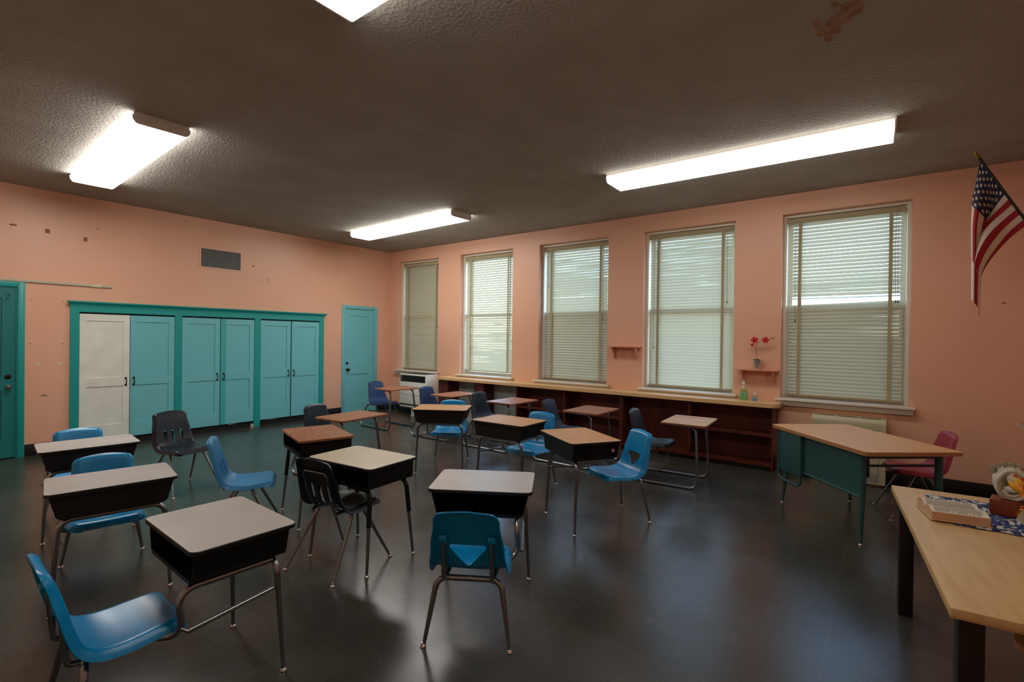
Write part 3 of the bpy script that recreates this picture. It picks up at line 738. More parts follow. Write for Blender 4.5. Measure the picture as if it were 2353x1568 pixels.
# ------------------------------------------------------------------ student furniture helpers
GL = [(.001, 0), (.012, 0), (.015, .003), (.0135, .009), (.006, .014), (.006, .022)]
def leg(par, pts, r=(.0135, .0135, .0085), bend=.06, mn='satin_steel', seg=12, name='leg'):
    """pts run from the top to the floor point"""
    P = fillet(pts, bend, 7); end = Vector(pts[-1]); P[-1] = P[-1]+(P[-2]-P[-1]).normalized()*.016
    o = MB().tube(P, list(r), seg).build(name, mn, par, angle=60)
    g = MB().lathe(GL, tuple(end), 14); g.build('glide', 'chrome', o, angle=50)
    return o
CHPROF = [(-.038, .338), (-.029, .30), (-.012, .24), (.004, .175), (.021, .105), (.041, .047), (.068, .013), (.11, -.006), (.175, -.012), (.25, -.006), (.315, .002), (.36, .003), (.39, -.003)]
def shell(name, matn, par, oy, zs, hole, scale=1., wtop=.158, wmid=.176, wseat=.194, wfront=.186, ribs=False):
    P = [Vector((0, y*scale, z*scale)) for y, z in CHPROF]
    C_ = smooth(P, 4); L = [0]
    for i in range(1, len(C_)): L.append(L[-1]+(C_[i]-C_[i-1]).length)
    tot = L[-1]
    def samp(t):
        s = t*tot
        for i in range(1, len(C_)):
            if L[i] >= s-1e-9:
                q = (s-L[i-1])/(L[i]-L[i-1]+1e-12); return C_[i-1].lerp(C_[i], q)
        return C_[-1]
    nv, nu = 54, 34
    sp = lambda q: .55*q+.45*(.5-.5*math.cos(PI*q))
    def wid(t):
        keys = [(0, wtop), (.1, wtop), (.3, wmid), (.48, wseat-.004), (.6, wseat), (.9, wfront), (1, wfront)]
        for (a, wa), (b, wb) in zip(keys, keys[1:]):
            if t <= b: q = (t-a)/(b-a); q = q*q*(3-2*q); wv = wa+(wb-wa)*q; break
        wv *= scale
        r = .048*scale; s = t*tot; e = (1-t)*tot
        if s < r: wv += -r+math.sqrt(max(0, r*r-(r-s)**2))
        r2 = .06*scale
        if e < r2: wv += -r2+math.sqrt(max(0, r2*r2-(r2-e)**2))
        return wv
    m = MB(); V = []
    for j in range(nv+1):
        t = sp(j/nv); wv = wid(t); row = []
        cav = .016*scale*(1-abs(2*t-1)**4)
        for i in range(nu+1):
            u = 2*sp(i/nu)-1; au = abs(u)
            sa = t*tot; ta = t+.012*scale*u*u*max(0, 1-sa/.16)/tot       # the top edge is arched
            p = samp(ta); d = (samp(min(1, ta+.01))-samp(max(0, ta-.01))).normalized()
            nrm = Vector((0, -d.z, d.y))
            off = cav*(au**2.2)
            ds = min((1-au)*wv, sa, (1-t)*tot+.002); dr = .034*scale; amp = (.024+.012*min(1, sa/.12))*scale
            if ds < dr: off -= amp*(1-ds/dr)**2
            row.append(m.bm.verts.new(p+Vector((wv*u, 0, 0))+nrm*off))
        V.append(row)
    for j in range(nv):
        for i in range(nu): m.face([V[j][i], V[j][i+1], V[j+1][i+1], V[j+1][i]])
    o = m.build(name, matn, par, angle=60)
    md = o.modifiers.new('s', 'SOLIDIFY'); md.thickness = .0065; md.offset = 0
    bpy.context.view_layer.update()
    dg = bpy.context.evaluated_depsgraph_get(); me = bpy.data.meshes.new_from_object(o.evaluated_get(dg)); o.modifiers.clear(); o.data = me
    cut = None
    if hole == 'tri':
        cut = MB(); a = .104
        pts = fillet([(0, .150, 0), (a, .150, 0), (0, .026, 0), (-a, .150, 0), (0, .150, 0)], .013, 4)[:-1]
        cut.prism([(p.x*scale, p.y*scale) for p in [Vector((q[0], q[1], 0)) for q in pts]], -.12, .12, M=Matrix(((1,0,0),(0,0,1),(0,1,0))))
    elif hole == 'slots':
        cut = MB()
        for x in (-.075, 0, .075):
            w_ = .015
            pts = rrect(x-w_+.0, x+w_, .028, .155, .0145, 4)
            cut.prism([(p[0]*scale, p[1]*scale) for p in pts], -.12, .12, M=Matrix(((1,0,0),(0,0,1),(0,1,0))))
    if cut:
        co = cut.build('cut', matn); boolean(o, co)
    o.data.transform(Matrix.Translation((0, oy, zs)))
    for p in o.data.polygons: p.use_smooth = True
    o.data.set_sharp_from_angle(angle=R(50))
    o.data.name = name
    return o
def desk_top(par, W, D, yc, z, matn, edge='black_edge', th=.017, r=.035, name='desktop'):
    m = MB(); p = rrect(-W/2, W/2, yc-D/2, yc+D/2, r, 5); q = rrect(-W/2+.003, W/2-.003, yc-D/2+.003, yc+D/2-.003, r-.003, 5)
    a = [m.bm.verts.new((x, y, z-th)) for x, y in p]; b = [m.bm.verts.new((x, y, z-.003)) for x, y in p]; c = [m.bm.verts.new((x, y, z)) for x, y in q]
    n_ = len(p)
    for i in range(n_):
        j = (i+1) % n_
        m.face([a[i], a[j], b[j], b[i]], 1); m.face([b[i], b[j], c[j], c[i]], 1)
    m.face(a[::-1], 1); m.face(c, 0)
    return m.build(name, [matn, edge], par, angle=30)
def book_box(par, hw0, hw1, y0, y1, zt, zb, mn='black_metal', r=.035):
    """open towards y0 (the sitter); tapered sides with rounded bottom edges"""
    m = MB(); t = .004
    out = [(-hw0, zt)]
    for k in range(6): a = R(180+90*k/5); out.append((-hw1+r+r*math.cos(a), zb+r+r*math.sin(a)))
    for k in range(6): a = R(270+90*k/5); out.append((hw1-r+r*math.cos(a), zb+r+r*math.sin(a)))
    out.append((hw0, zt))
    inn = [(x*(1-t/hw0), max(z, zb+t) if z < zt else z) for x, z in out]
    va = [[m.bm.verts.new((x, y, z)) for x, z in out] for y in (y0, y1)]
    vi = [[m.bm.verts.new((x, y, z)) for x, z in inn] for y in (y0, y1-t)]
    for i in range(len(out)-1):
        m.face([va[0][i], va[0][i+1], va[1][i+1], va[1][i]]); m.face([vi[0][i], vi[1][i], vi[1][i+1], vi[0][i+1]])
        m.face([va[0][i], vi[0][i], vi[0][i+1], va[0][i+1]])
    m.face(va[1]); m.face(vi[1][::-1])
    m.box(-hw1+.02, hw1-.02, y0-.002, y0+.006, zb, zb+.018)     # lip
    return m.build('book_box', mn, par, angle=40, fix=False)

# ------------------------------------------------------------------ desks with attached blue chairs
def make_combo(label, zt, zs, top, W, D, group, yr=.335):
    o = thing('combo_desk', label, 'student desk', (0, 0, 0), 0, group)
    yc = .555
    desk_top(o, W, D, yc, zt, top)
    zb = zt-.148
    book_box(o, W/2-.02, W/2-.045, yc-D/2+.018, yc+D/2-.03, zt-.02, zb)
    zr = zb-.0145; yf = .70; hb = W/2-.055
    for e in (-1, 1):
        leg(o, [(0, yf, zr), (e*(hb-.005), yf, zr), (e*.262, .722, 0)], (.0145, .0145, .0145, .012, .009), .062)
    # side rail on the sitter's left ends in a cap, the right one drops to the seat
    l = MB().tube(fillet([(-hb+.03, yf-.01, zr), (-hb+.03, yr, zr)], .02), .0115, 10).build('side_rail', 'satin_steel', o, angle=60)
    MB().lathe([(.0125, 0), (.0125, .018), (.008, .021)], (-hb+.03, yr, zr), 12, 0, Matrix.Rotation(PI/2, 3, 'X')).build('end_cap', 'rubber_black', l)
    MB().tube(fillet([(hb-.03, yf-.01, zr), (hb-.028, .318, zr), (hb-.015, .345, zs-.036), (.13, .24, zs-.030), (.115, .06, zs-.036)], [.06, .07, .05], 8), .0145, 12).build('connecting_rail', 'satin_steel', o, angle=60)
    MB().tube([(hb-.012, .333, zs+.0), (hb+.002, .35, zs-.015), (.225, .69, zs+.02), (.243, .712, zs+.02)], [.006, .0095, .0095, .006], 10).build('brace', 'satin_steel', o, angle=60)
    zb2 = zs-.038; yb = .062
    for e in (-1, 1):
        leg(o, [(0, yb, zb2), (e*.158, yb, zb2), (e*.21, 0, 0)], (.0145, .0145, .0145, .012, .009), .06)
        MB().tube(fillet([(e*.118, yb+.008, zb2), (e*.118, yb-.045, zb2+.01), (e*.118, -.002, zs+.175)], .02), .0105, 10).build('back_post', 'satin_steel', o, angle=60)
    MB().tube([(-.115, .06, zs-.03), (-.11, .30, zs-.022)], .0105, 10).build('seat_rail', 'satin_steel', o, angle=60)
    sh = shell('seat_shell', 'plastic_blue', o, -.002, zs, 'tri')
    for e in (-1, 1):
        m = MB(); m.box(e*.118-.02, e*.118+.02, -.024, -.004, zs+.168, zs+.20, bev=.006)
        m.build('post_socket', 'plastic_blue', sh)
    return o
def place(o_or_proto, cx, cy, ly, th, label=None, group=None):
    """put an object so that its local point (0, ly) lands on (cx, cy), sitter facing th degrees"""
    t = R(th); loc = (cx-ly*math.cos(t), cy-ly*math.sin(t), 0); rz = t-PI/2
    if label is None: o_or_proto.location = loc; o_or_proto.rotation_euler = (0, 0, rz); return o_or_proto
    return dup(o_or_proto, label, loc, rz, group)
G1 = 'grey-topped desks with attached blue chairs'; G2 = 'tan-topped desks with attached blue chairs'
ga = make_combo('nearest grey-topped desk with attached blue chair in the lower left corner, facing right', .658, .352, 'laminate_grey', .585, .425, G1, .40)
place(ga, -5.607, -5.82, .555, -1.5)
place(ga, -4.362, -6.332, .555, 32, 'grey-white desk in the centre foreground, its blue chair back turned to us', G1)
place(ga, -5.705, -4.625, .555, -99.5, 'grey-topped desk on the left directly behind the nearest one, blue seat showing under it', G1)
place(ga, -5.541, -3.36, .555, -96, 'farthest-left grey-topped desk, closest to the closet and dark teal door', G1)
ta = make_combo('tan desk with blue chair at its right, nearest tan desk, pink sticker on its box', .712, .388, 'laminate_tan', .605, .445, G2)
place(ta, -3.034, -6.22, .555, 147.5)
tb = place(ta, -2.826, -5.338, .555, 182, 'tan desk with blue chair behind it, in the middle of the three tan desks', G2)
tc = place(ta, -2.638, -4.254, .555, 213, 'tan desk with blue chair behind it, farthest of the three tan desks', G2)
for k, par in ((0, ta), (1, tb)):
    m = MB(); x = -.05 if k else -.24
    m.box(-.2905, -.289, .63 if k == 0 else .6, .65 if k == 0 else .64, .60, .635)
    if k == 0:
        s = MB(); s.lathe([(.001, 0), (.015, 0), (.015, .001), (.001, .001)], (0, 0, 0), 12)
        so = s.build('sticker', 'sticker_pink', par); so.location = (-.274, .40, .635); so.rotation_euler = (0, PI/2+.15, 0)
    m.bm.free()

# ------------------------------------------------------------------ separate open-front desks
def make_open_desk(label, zt, top, edge, W, D, upper, lower):
    o = thing('open_front_desk', label, 'student desk', (0, 0, 0)); yc = 0
    desk_top(o, W, D, yc, zt, top, edge)
    zb = zt-.14
    book_box(o, W/2-.028, W/2-.03, -D/2+.015, D/2-.02, zt-.02, zb, r=.012)
    for sx in (-1, 1):
        for sy in (-1, 1):
            xa, ya = sx*(W/2-.06), sy*.16; xf, yf = sx*.277, sy*.207
            zk = .30
            tk = (zb-.012-zk)/(zb-.012); xk, yk = xa+(xf-xa)*tk, ya+(yf-ya)*tk
            lo = leg(o, [(xa+(xf-xa)*(tk-.12), ya+(yf-ya)*(tk-.12), zk+.04), (xf, yf, 0)], (.0125, .0125, .009), .02, lower)
            P = fillet([(sx*.05, ya, zb-.014), (xa, ya, zb-.014), (xk, yk, zk)], .055, 7)
            sl = MB().tube(P, .0155, 12).build('leg_sleeve', upper, lo, angle=60)
            MB().lathe([(.004, 0), (.004, .008), (.001, .009)], (xk+sx*.014, yk, zk+.02), 8, 0, Matrix.Rotation(sx*PI/2, 3, 'Y')).build('adjusting_bolt', 'satin_steel', o)
    return o
d = make_open_desk('beige-topped desk on black-sleeved legs with a dark slotted chair pushed under it', .676, 'laminate_beige', 'black_edge', .615, .43, 'black_metal', 'satin_steel')
place(d, -4.514, -5.37, 0, 5.5)
m = MB()
for x in (-.03, .06): m.box(x, x+.02, -.06, -.04, .50, .536)
m.build('bracket', 'black_metal', d)
d = make_open_desk('wood-grain brown-topped desk on black legs, with its open side turned left', .690, 'laminate_oak', 'desk_edge_brown', .62, .43, 'black_metal', 'satin_steel')
place(d, -4.283, -4.425, 0, -16)

# ------------------------------------------------------------------ four-legged plastic chairs
def make_chair(label, matn, hole, zs=.402, loop=True, matl='satin_steel'):
    o = thing('school_chair', label, 'chair', (0, 0, 0))
    for sx in (-1, 1):
        MB().tube(fillet([(sx*.105, -.13, zs-.026), (sx*.125, .16, zs-.016)], .02), .0105, 10).build('seat_rail', matl, o, angle=60)
        leg(o, [(sx*.10, .055, zs-.03), (sx*.150, .06, zs-.034), (sx*.2225, .245, 0)], (.0125, .0125, .0125, .011, .008), .03, matl)
        leg(o, [(sx*.10, -.02, zs-.03), (sx*.150, -.03, zs-.038), (sx*.2155, -.245, 0)], (.0125, .0125, .0125, .011, .008), .03, matl)
    if loop:
        P = [(-.104, -.06, zs-.022), (-.104, -.118, zs+.0), (-.106, -.168, zs+.10), (-.108, -.203, zs+.245), (.108, -.203, zs+.245), (.106, -.168, zs+.10), (.104, -.118, zs+.0), (.104, -.06, zs-.022)]
        MB().tube(fillet(P, [.05, .3, .03, .03, .3, .05], 6), .006, 8).build('back_loop', matl, o, angle=60)
    shell('seat_shell', matn, o, -.172, zs, hole)
    return o
c1 = make_chair('dark navy slotted chair pushed under the beige desk, seen from behind', 'plastic_black_navy', 'slots')
place(c1, -4.68, -5.352, 0, 8.5)
c2 = dup(c1, 'dark navy slotted chair standing alone in front of the closet, facing us', (0, 0, 0), 0); place(c2, -4.71, -2.80, 0, -79)
c3 = make_chair('lighter blue slotted chair standing alone between the grey desks and the dark chair, facing right', 'plastic_pale_blue', 'slots')
place(c3, -4.835, -4.355, 0, -30)
c4 = make_chair('red plastic chair behind the green teacher desk', 'plastic_red', None, zs=.42, loop=False)
place(c4, -1.062, -8.452, 0, 105)

# ------------------------------------------------------------------ sled-base desks with dark seats
def make_sled(label, seat, top, edge, group):
    o = thing('sled_desk', label, 'student desk', (0, 0, 0), 0, group)
    zs, zt = .398, .66
    desk_top(o, .61, .45, .69, zt, top, edge, th=.017, r=.03)
    zr = zt-.032
    for e in (-1, 1):
        m = MB()
        P = fillet([(e*.205, .55, zr), (e*.222, .80, zr), (e*.255, .825, .30), (e*.255, .825, .0137), (e*.255, .0, .0137), (e*.215, .055, .20), (e*.175, .125, zs-.038), (e*.16, .40, zs-.03)], [.07, .5, .075, .075, .2, .06], 7)
        m.tube(P, .0135, 12); r_ = m.build('side_frame', 'satin_steel', o, angle=60)
        MB().lathe([(.0145, 0), (.0145, .02), (.008, .024)], (e*.16, .40, zs-.03), 12, 0, Matrix.Rotation(-PI/2, 3, 'X')).build('end_cap', 'rubber_black', r_)
        for y in (.10, .70): MB().box(e*.255-.012, e*.255+.012, y-.02, y+.02, 0, .006, bev=.001).build('floor_glide', 'rubber_black', r_)
    MB().box(-.21, .21, .60, .65, zr+.008, zt-.017).build('top_bracket', 'rubber_black', o)
    m = MB()
    for y in (.16, .34): m.tube([(-.17, y, zs-.03), (.17, y, zs-.03)], .010, 8)
    m.build('seat_crossbar', 'satin_steel', o, angle=60)
    bk = MB(); zb = .12; r_ = .0022
    for k in range(9): x = -.17+.34*k/8; bk.tube(fillet([(x, .10, zb+.06), (x, .12, zb), (x, .41, zb), (x, .43, zb+.05)], .01, 3), r_, 5)
    for y in (.12, .27, .41): bk.tube([(-.17, y, zb-.003), (.17, y, zb-.003)], r_, 5)
    bk.tube([(-.17, .43, zb+.05), (.17, .43, zb+.05)], r_, 5); bk.tube([(-.17, .10, zb+.06), (.17, .10, zb+.06)], r_, 5)
    for e in (-1, 1):
        for y0, y1 in ((.13, .105), (.33, .40)):
            for dy in (0, .035):
                bk.tube([(e*.165, y0+dy, zs-.035), (e*.185, (y0+y1)/2+dy+.035, zb+.14), (e*.17, y1+dy*.5, zb)], r_, 5)
    bk.build('book_basket', 'wire', o, angle=60)
    shell('seat_shell', seat, o, .128, zs, None, wtop=.15, wmid=.165, wseat=.19, wfront=.18)
    return o
G3 = 'sled-base desks with attached dark seats'
s1 = make_sled('sled-base desk with dark blue seat in front of the light teal door', 'plastic_dark_blue', 'laminate_walnut', 'desk_edge_brown', G3)
place(s1, -1.285, -1.858, .69, -92)
place(s1, -1.262, -3.125, .69, -89, 'sled-base desk with dark blue seat just right of the white heater', G3)
s3 = make_sled('sled-base desk with charcoal navy seat in front of the grey knee spaces', 'plastic_navy', 'laminate_walnut', 'desk_edge_brown', G3)
place(s3, -1.286, -4.222, .69, -90)
s4 = make_sled('sled-base desk with charcoal navy seat in front of the short bookcase section', 'plastic_navy', 'laminate_tan', 'desk_edge_brown', G3)
for k_ in kids(s4):
    if k_.name.startswith('desktop'): k_.data.materials[0] = MATS['laminate_oak']
place(s4, -1.316, -5.425, .69, -89)
s5 = make_sled('sled-base desk with striped pale top in front of the long bookcase section', 'plastic_navy', 'laminate_stripe', 'desk_edge_brown', G3)
place(s5, -1.315, -6.585, .69, -86)
s6 = place(s4, -3.447, -3.721, .69, -84, 'sled-base desk with charcoal seat in mid room, behind the wood-grain box desk', G3)

# ------------------------------------------------------------------ teacher desk
o = thing('teacher_desk', 'green steel teacher desk with a tan top in front of the beige radiator', 'desk', (0, 0, 0))
L_, D_ = 1.18, .75; zt = .712
desk_top(o, L_, D_, 0, zt, 'desk_tan', 'table_edge', th=.03, r=.035)
# local: x along the long edge, -y is the side turned to the camera (front)
legp = [(-.44, -.30, 'l'), (.46, -.30, 'r'), (-.44, .30, 'l'), (.46, .30, 'r')]
for x, y, _ in legp:
    leg(o, [(x, y, zt-.03), (x, y, .42), (x+math.copysign(.03, x), y+math.copysign(.03, y), 0)], (.026, .026, .022, .011), .3, 'teal_steel', 14)
m = MB(); m.box(-.54, -.20, -.335, .30, .30, zt-.032, bev=.008); m.build('drawer_pedestal', 'teal_steel', o)
m = MB(); m.box(-.20, .46, -.312, -.295, .35, zt-.032); m.build('modesty_panel', 'teal_steel', o)
m = MB(); m.tube([(-.20, -.315, .35), (.45, -.315, .35)], .011, 10); m.build('panel_rail', 'teal_steel', o, angle=60)
m = MB(); m.tube(fillet([(-.53, -.335, zt-.04), (-.53, -.335, .22), (-.205, -.335, .22), (-.205, -.335, zt-.04)], .05, 7), .011, 10); m.build('pedestal_loop', 'teal_steel', o, angle=60)
m = MB(); m.box(-.20, .46, .29, .305, zt-.09, zt-.032); m.box(.45, .47, -.30, .30, zt-.075, zt-.032); m.build('apron', 'dark_teal_steel', o)
m = MB(); m.tube([(.46, -.30, zt-.13), (.46, .30, zt-.13)], .009, 10); m.build('end_rail', 'dark_teal_steel', o, angle=60)
t = R(-139.8); mid = Vector((-1.535, -8.025, 0))
o.location = mid; o.rotation_euler = (0, 0, t)

# ------------------------------------------------------------------ maple table and the things on it
TZ = .685
o = thing('work_table', 'large maple-topped table on dark square legs in the lower right corner', 'table', (0, 0, 0))
K = (1.5-TZ)/.74
def tp(x, y): return (-6.588+(x+6.588)*K, -8.205+(y+8.205)*K)
P0 = Vector(tp(-3.345, -8.248)); P1 = Vector(tp(-4.742, -8.366)); ux = (P0-P1).normalized(); uy = Vector((ux.y, -ux.x))   # uy towards the front wall
Lt = (P0-P1).length; Wt = .78
cen = P1+ux*Lt/2+uy*Wt/2
ang = math.atan2(ux.y, ux.x)
o.location = (cen.x, cen.y, 0); o.rotation_euler = (0, 0, ang)
m = MB(); m.box(-Lt/2, Lt/2, -Wt/2, Wt/2, TZ-.032, TZ, bev=.002); m.build('tabletop', 'table_maple', o)
for sx in (-1, 1):
    for sy in (-1, 1):
        x, y = sx*(Lt/2-.085), sy*(Wt/2-.06)
        MB().box(x-.032, x+.032, y-.032, y+.032, 0, TZ-.032, bev=.003).build('leg', 'table_leg_dark', o)
m = MB()
for sy in (-1, 1): m.box(-Lt/2+.117, Lt/2-.117, sy*(Wt/2-.06)-.012, sy*(Wt/2-.06)+.012, TZ-.085, TZ-.032)
m.build('apron', 'table_leg_dark', o)
def onT(x, y): return Vector((*tp(x, y), 0))
# runner
a, b_ = Vector((-3.125, -8.392, 0)), Vector((-3.623, -8.474, 0))
ru = MB(); e1 = (a-b_); e2 = Vector((.03, -.54, 0)); n1, n2 = 24, 26
def rp(u, v):
    p = b_+e1*u*1.0+e2*v
    wob = .002*math.sin(9*u+4*v)*math.sin(7*v)
    ed = .006*math.sin(30*v) if u in (0, 1) else 0
    return Vector((p.x+ed, p.y, TZ+.0025+abs(wob)))
ru.grid(rp, n1, n2)
o = ru.build('table_runner', 'floral_cloth', fix=False)
tag(o, 'blue and white floral cloth runner lying under the open book on the maple table', 'table runner')
md = o.modifiers.new('s', 'SOLIDIFY'); md.thickness = .0015
# open book
K2 = (1.5-(TZ+.03))/.735
bp = [Vector((-3.405, -8.352, 0)), Vector((-3.616, -8.390, 0)), Vector((-3.590, -8.594, 0)), Vector((-3.352, -8.556, 0))]
bc = (bp[0]+bp[1]+bp[2]+bp[3])/4; dx = ((bp[2]-bp[1])+(bp[3]-bp[0]))/2; dy = ((bp[0]-bp[1])+(bp[3]-bp[2]))/2
o = thing('open_book', 'thick open book with small print lying on the maple table', 'book', (bc.x, bc.y, TZ+.0085), math.atan2(dx.y, dx.x))
bw, bl = dx.length*.98, dy.length*1.0      # bw along the gutter, bl across both pages
def pg(sgn):
    m = MB(); n_ = 10; prof = []
    pz_ = lambda s_: .042+.012*math.sin(PI*min(1, s_*1.1))-.004*s_-.016*(1-s_)**4
    for k in range(n_+1):
        s_ = k/n_; y = sgn*s_*bl*.5
        prof.append((y, pz_(s_)))
    T_ = [[m.bm.verts.new((x, y, z)) for y, z in prof] for x in (-bw/2, bw/2)]
    B_ = [[m.bm.verts.new((x, y*(1.0 if y == 0 else .97), 0)) for y, z in prof] for x in (-bw/2, bw/2)]
    for k in range(n_):
        m.face([T_[0][k], T_[1][k], T_[1][k+1], T_[0][k+1]], 0)
        m.face([B_[0][k], B_[0][k+1], B_[1][k+1], B_[1][k]], 1)
        m.face([T_[0][k], T_[0][k+1], B_[0][k+1], B_[0][k]], 1); m.face([T_[1][k], B_[1][k], B_[1][k+1], T_[1][k+1]], 1)
    m.face([T_[0][n_], T_[1][n_], B_[1][n_], B_[0][n_]], 1)
    q = m.build('page_block', ['page_white', 'page_edge'], o, angle=30)
    pr = MB(); rn = random.Random(5)
    for col in range(2):
        for ln in range(34):
            x0 = -bw/2+.014+(bw-.03)*ln/34; s0, s1 = (.10, .50) if col == 0 else (.54, .92)
            if rn.random() < .1: s1 -= .15
            seg = 3
            for t_ in range(seg):
                sa = s0+(s1-s0)*t_/seg; sb = s0+(s1-s0)*(t_+1)/seg
                f = lambda s_: pz_(s_)+.0003
                vs = [pr.bm.verts.new((x, sgn*s_*bl*.5, f(s_)+.0003)) for x, s_ in ((x0, sa), (x0+.0032, sa), (x0+.0032, sb), (x0, sb))]
                pr.face(vs)
    pr.build('print_lines', 'print_grey', q)
pg(-1); pg(1)
m = MB(); m.box(-bw/2-.006, bw/2+.006, -bl/2-.004, bl/2+.004, -.0015, .0005); m.build('cover', 'page_edge', o)
# wooden block + ceramic bust
bk0 = Vector((-3.345, -8.705, 0))
o = MB().box(-.055, .055, -.075, .075, 0, .07, bev=.003).build('wood_block', 'block_cherry')
o.location = (bk0.x+.06, bk0.y-.0, TZ+.006); o.rotation_euler = (0, 0, R(-12))
tag(o, 'reddish brown wooden block under the white ceramic bust', 'wood block')
BX, BY, BZ = bk0.x+.06, bk0.y, TZ+.0775
o = thing('ceramic_bust', 'white ceramic veiled bust with a flower wreath standing on the wooden block', 'figurine', (BX, BY, BZ), R(82))
def bust(u, v):
    th = u*2*PI; ph = v*PI
    d = Vector((math.sin(ph)*math.cos(th), math.sin(ph)*math.sin(th), -math.cos(ph)))
    r_ = Vector((.070, .064, .088)); p = Vector((d.x*r_.x, d.y*r_.y, d.z*r_.z))
    fx = max(0, d.y)                                   # +y is the front
    cav = max(0, 1-((d.x/.66)**2+((d.z+.16)/.80)**2))
    if d.y > 0: p.y -= .066*cav**1.05
    rim = math.exp(-((math.sqrt((d.x/.74)**2+((d.z+.16)/.86)**2)-1)/.14)**2) if d.y > 0 else 0
    p += d*.007*rim
    p += d*.002*math.sin(10*th+6*d.z)*(0 if cav > 0 else 1)
    p.z = max(p.z+.084, 0); p.x *= 1-.20*max(0, d.z)**2; p.y += .012*d.z
    return p
m = MB(); m.grid(bust, 64, 44)
m.build('veil', 'ceramic_white', o, angle=80, weld=True)
m = MB()
def face_(u, v):
    th = u*2*PI; ph = v*PI
    d = Vector((math.sin(ph)*math.cos(th), math.sin(ph)*math.sin(th), -math.cos(ph)))
    p = Vector((d.x*.026, d.y*.026, d.z*.036))
    if d.y > 0:
        p.y += .010*math.exp(-(d.x/.16)**2-((d.z+.02)/.28)**2)                 # nose
        p.y += .004*math.exp(-(d.x/.35)**2-((d.z+.5)/.12)**2)                  # lips
        for e in (-1, 1): p.y -= .004*math.exp(-((d.x-e*.4)/.2)**2-((d.z-.18)/.14)**2)
    return p*1.12+Vector((-.004, .030, .112))
m.grid(face_, 36, 28); m.sphere((.004, .022, .052), .024, 16, 12, sc=(1.2, .8, .8))
m.tube(smooth([(-.03, .05, .045), (-.012, .058, .032), (.014, .058, .03), (.032, .05, .05)]), .006, 8)
m.build('face_and_hands', 'ceramic_white', o, angle=80, weld=True)
rn = random.Random(11)
for k in range(9):
    a = R(-100+25*k) if k < 9 else 0
    px, pz = .066*math.sin(a), .138+.034*math.cos(a); py = .012+.02*math.cos(a)
    m = MB(); rr = .012+.004*rn.random()
    for q in range(3):
        m.lathe([(.002, 0), (rr*(1-.25*q), .002+.002*q), (rr*(.95-.28*q), .008+.002*q)], (px, py, pz), 10, 0, Matrix.Rotation(-PI/2, 3, 'X'))
    m.sphere((px, py+.006, pz), rr*.35, 8, 6, 1)
    m.build('wreath_rose', ['ceramic_shade' if k % 3 else 'rose_pink', 'rose_mauve' if k % 2 else 'ceramic_shade'], o)
# glass vase with artificial flowers
v0 = Vector((-3.50, -8.775, 0))
o = thing('flower_vase', 'glass vase of yellow and orange artificial flowers at the right edge of the table', 'vase of flowers', (v0.x, v0.y, TZ+.006))
MB().lathe([(.001, .001), (.05, .001), (.062, .01), (.058, .05), (.045, .075), (.05, .10), (.046, .10), (.041, .076), (.053, .05), (.056, .013), (.001, .008)], seg=28).build('glass_vase', 'vase_glass', o)
m = MB()
for k in range(8):
    a = k*.8; m.tube([(0.01*math.cos(a), .01*math.sin(a), .015), (.03*math.cos(a), .03*math.sin(a), .11), (.07*math.cos(a), .07*math.sin(a), .19)], .0025, 6)
m.build('stems', 'stem_green', o)
def tulip(par, c, r, ax, mn):
    M = Vector((0, 0, 1)).rotation_difference(Vector(ax).normalized()).to_matrix(); m = MB()
    for k in range(6):
        a0 = k*PI/3+.2*(k % 2)
        def pt(u, v, a0=a0, s=(1 if k % 2 else .9)):
            a = a0+(u-.5)*1.25*math.sin(PI*(.15+.8*v)); rr = r*s*(.25+.75*math.sin(PI*(.08+.62*v)))
            return M @ Vector((rr*math.cos(a), rr*math.sin(a), 2.3*r*v-.3*r))+Vector(c)
        m.grid(pt, 4, 7)
    return m.build('tulip', mn, par, fix=False)
def lily(par, c, r, ax, mn):
    M = Vector((0, 0, 1)).rotation_difference(Vector(ax).normalized()).to_matrix(); m = MB()
    for k in range(6):
        a0 = k*PI/3
        def pt(u, v, a0=a0):
            w_ = .3*r*math.sin(PI*(.05+.9*v))*(u*2-1); rr = r*v
            q = Vector((rr, w_, .55*r*v-.5*r*v*v+.1*r*(abs(u*2-1))))
            q.rotate(Matrix.Rotation(a0, 3, 'Z')); return M @ q+Vector(c)
        m.grid(pt, 4, 8, mi=lambda i, j: 1 if (j in (2, 3) and i in (1, 2)) else 0)
    for k in range(5): a = k*1.25; m.tube([Vector(c), M @ Vector((.2*r*math.cos(a), .2*r*math.sin(a), .6*r))+Vector(c)], .0015, 5, 1)
    return m.build('lily', [mn, 'petal_deep'], par, fix=False)
lily(o, (.045, .036, .165), .052, (-.7, .4, .5), 'petal_orange'); lily(o, (.05, -.04, .21), .06, (.2, -.1, .9), 'petal_orange'); lily(o, (-.03, -.06, .18), .055, (-.5, -.5, .6), 'petal_orange')
tulip(o, (-.02, .048, .08), .024, (-.5, .55, -.12), 'petal_yellow'); tulip(o, (-.05, -.09, .11), .028, (-.6, -.6, .3), 'petal_yellow'); tulip(o, (.07, .06, .15), .028, (.6, .4, .6), 'petal_yellow')
m = MB()
for a, l, z in ((2.3, .10, .15), (1.9, .09, .13), (-2.4, .08, .16)):
    def lp(u, v, a=a, l=l, z=z):
        w_ = .018*math.sin(PI*(.06+.94*v))*(u*2-1); return Vector((math.cos(a)*l*v-math.sin(a)*w_, math.sin(a)*l*v+math.cos(a)*w_, z+.03*math.sin(PI*v*.6)))
    m.grid(lp, 3, 7)
m.build('leaves', 'leaf_lime', o, fix=False)
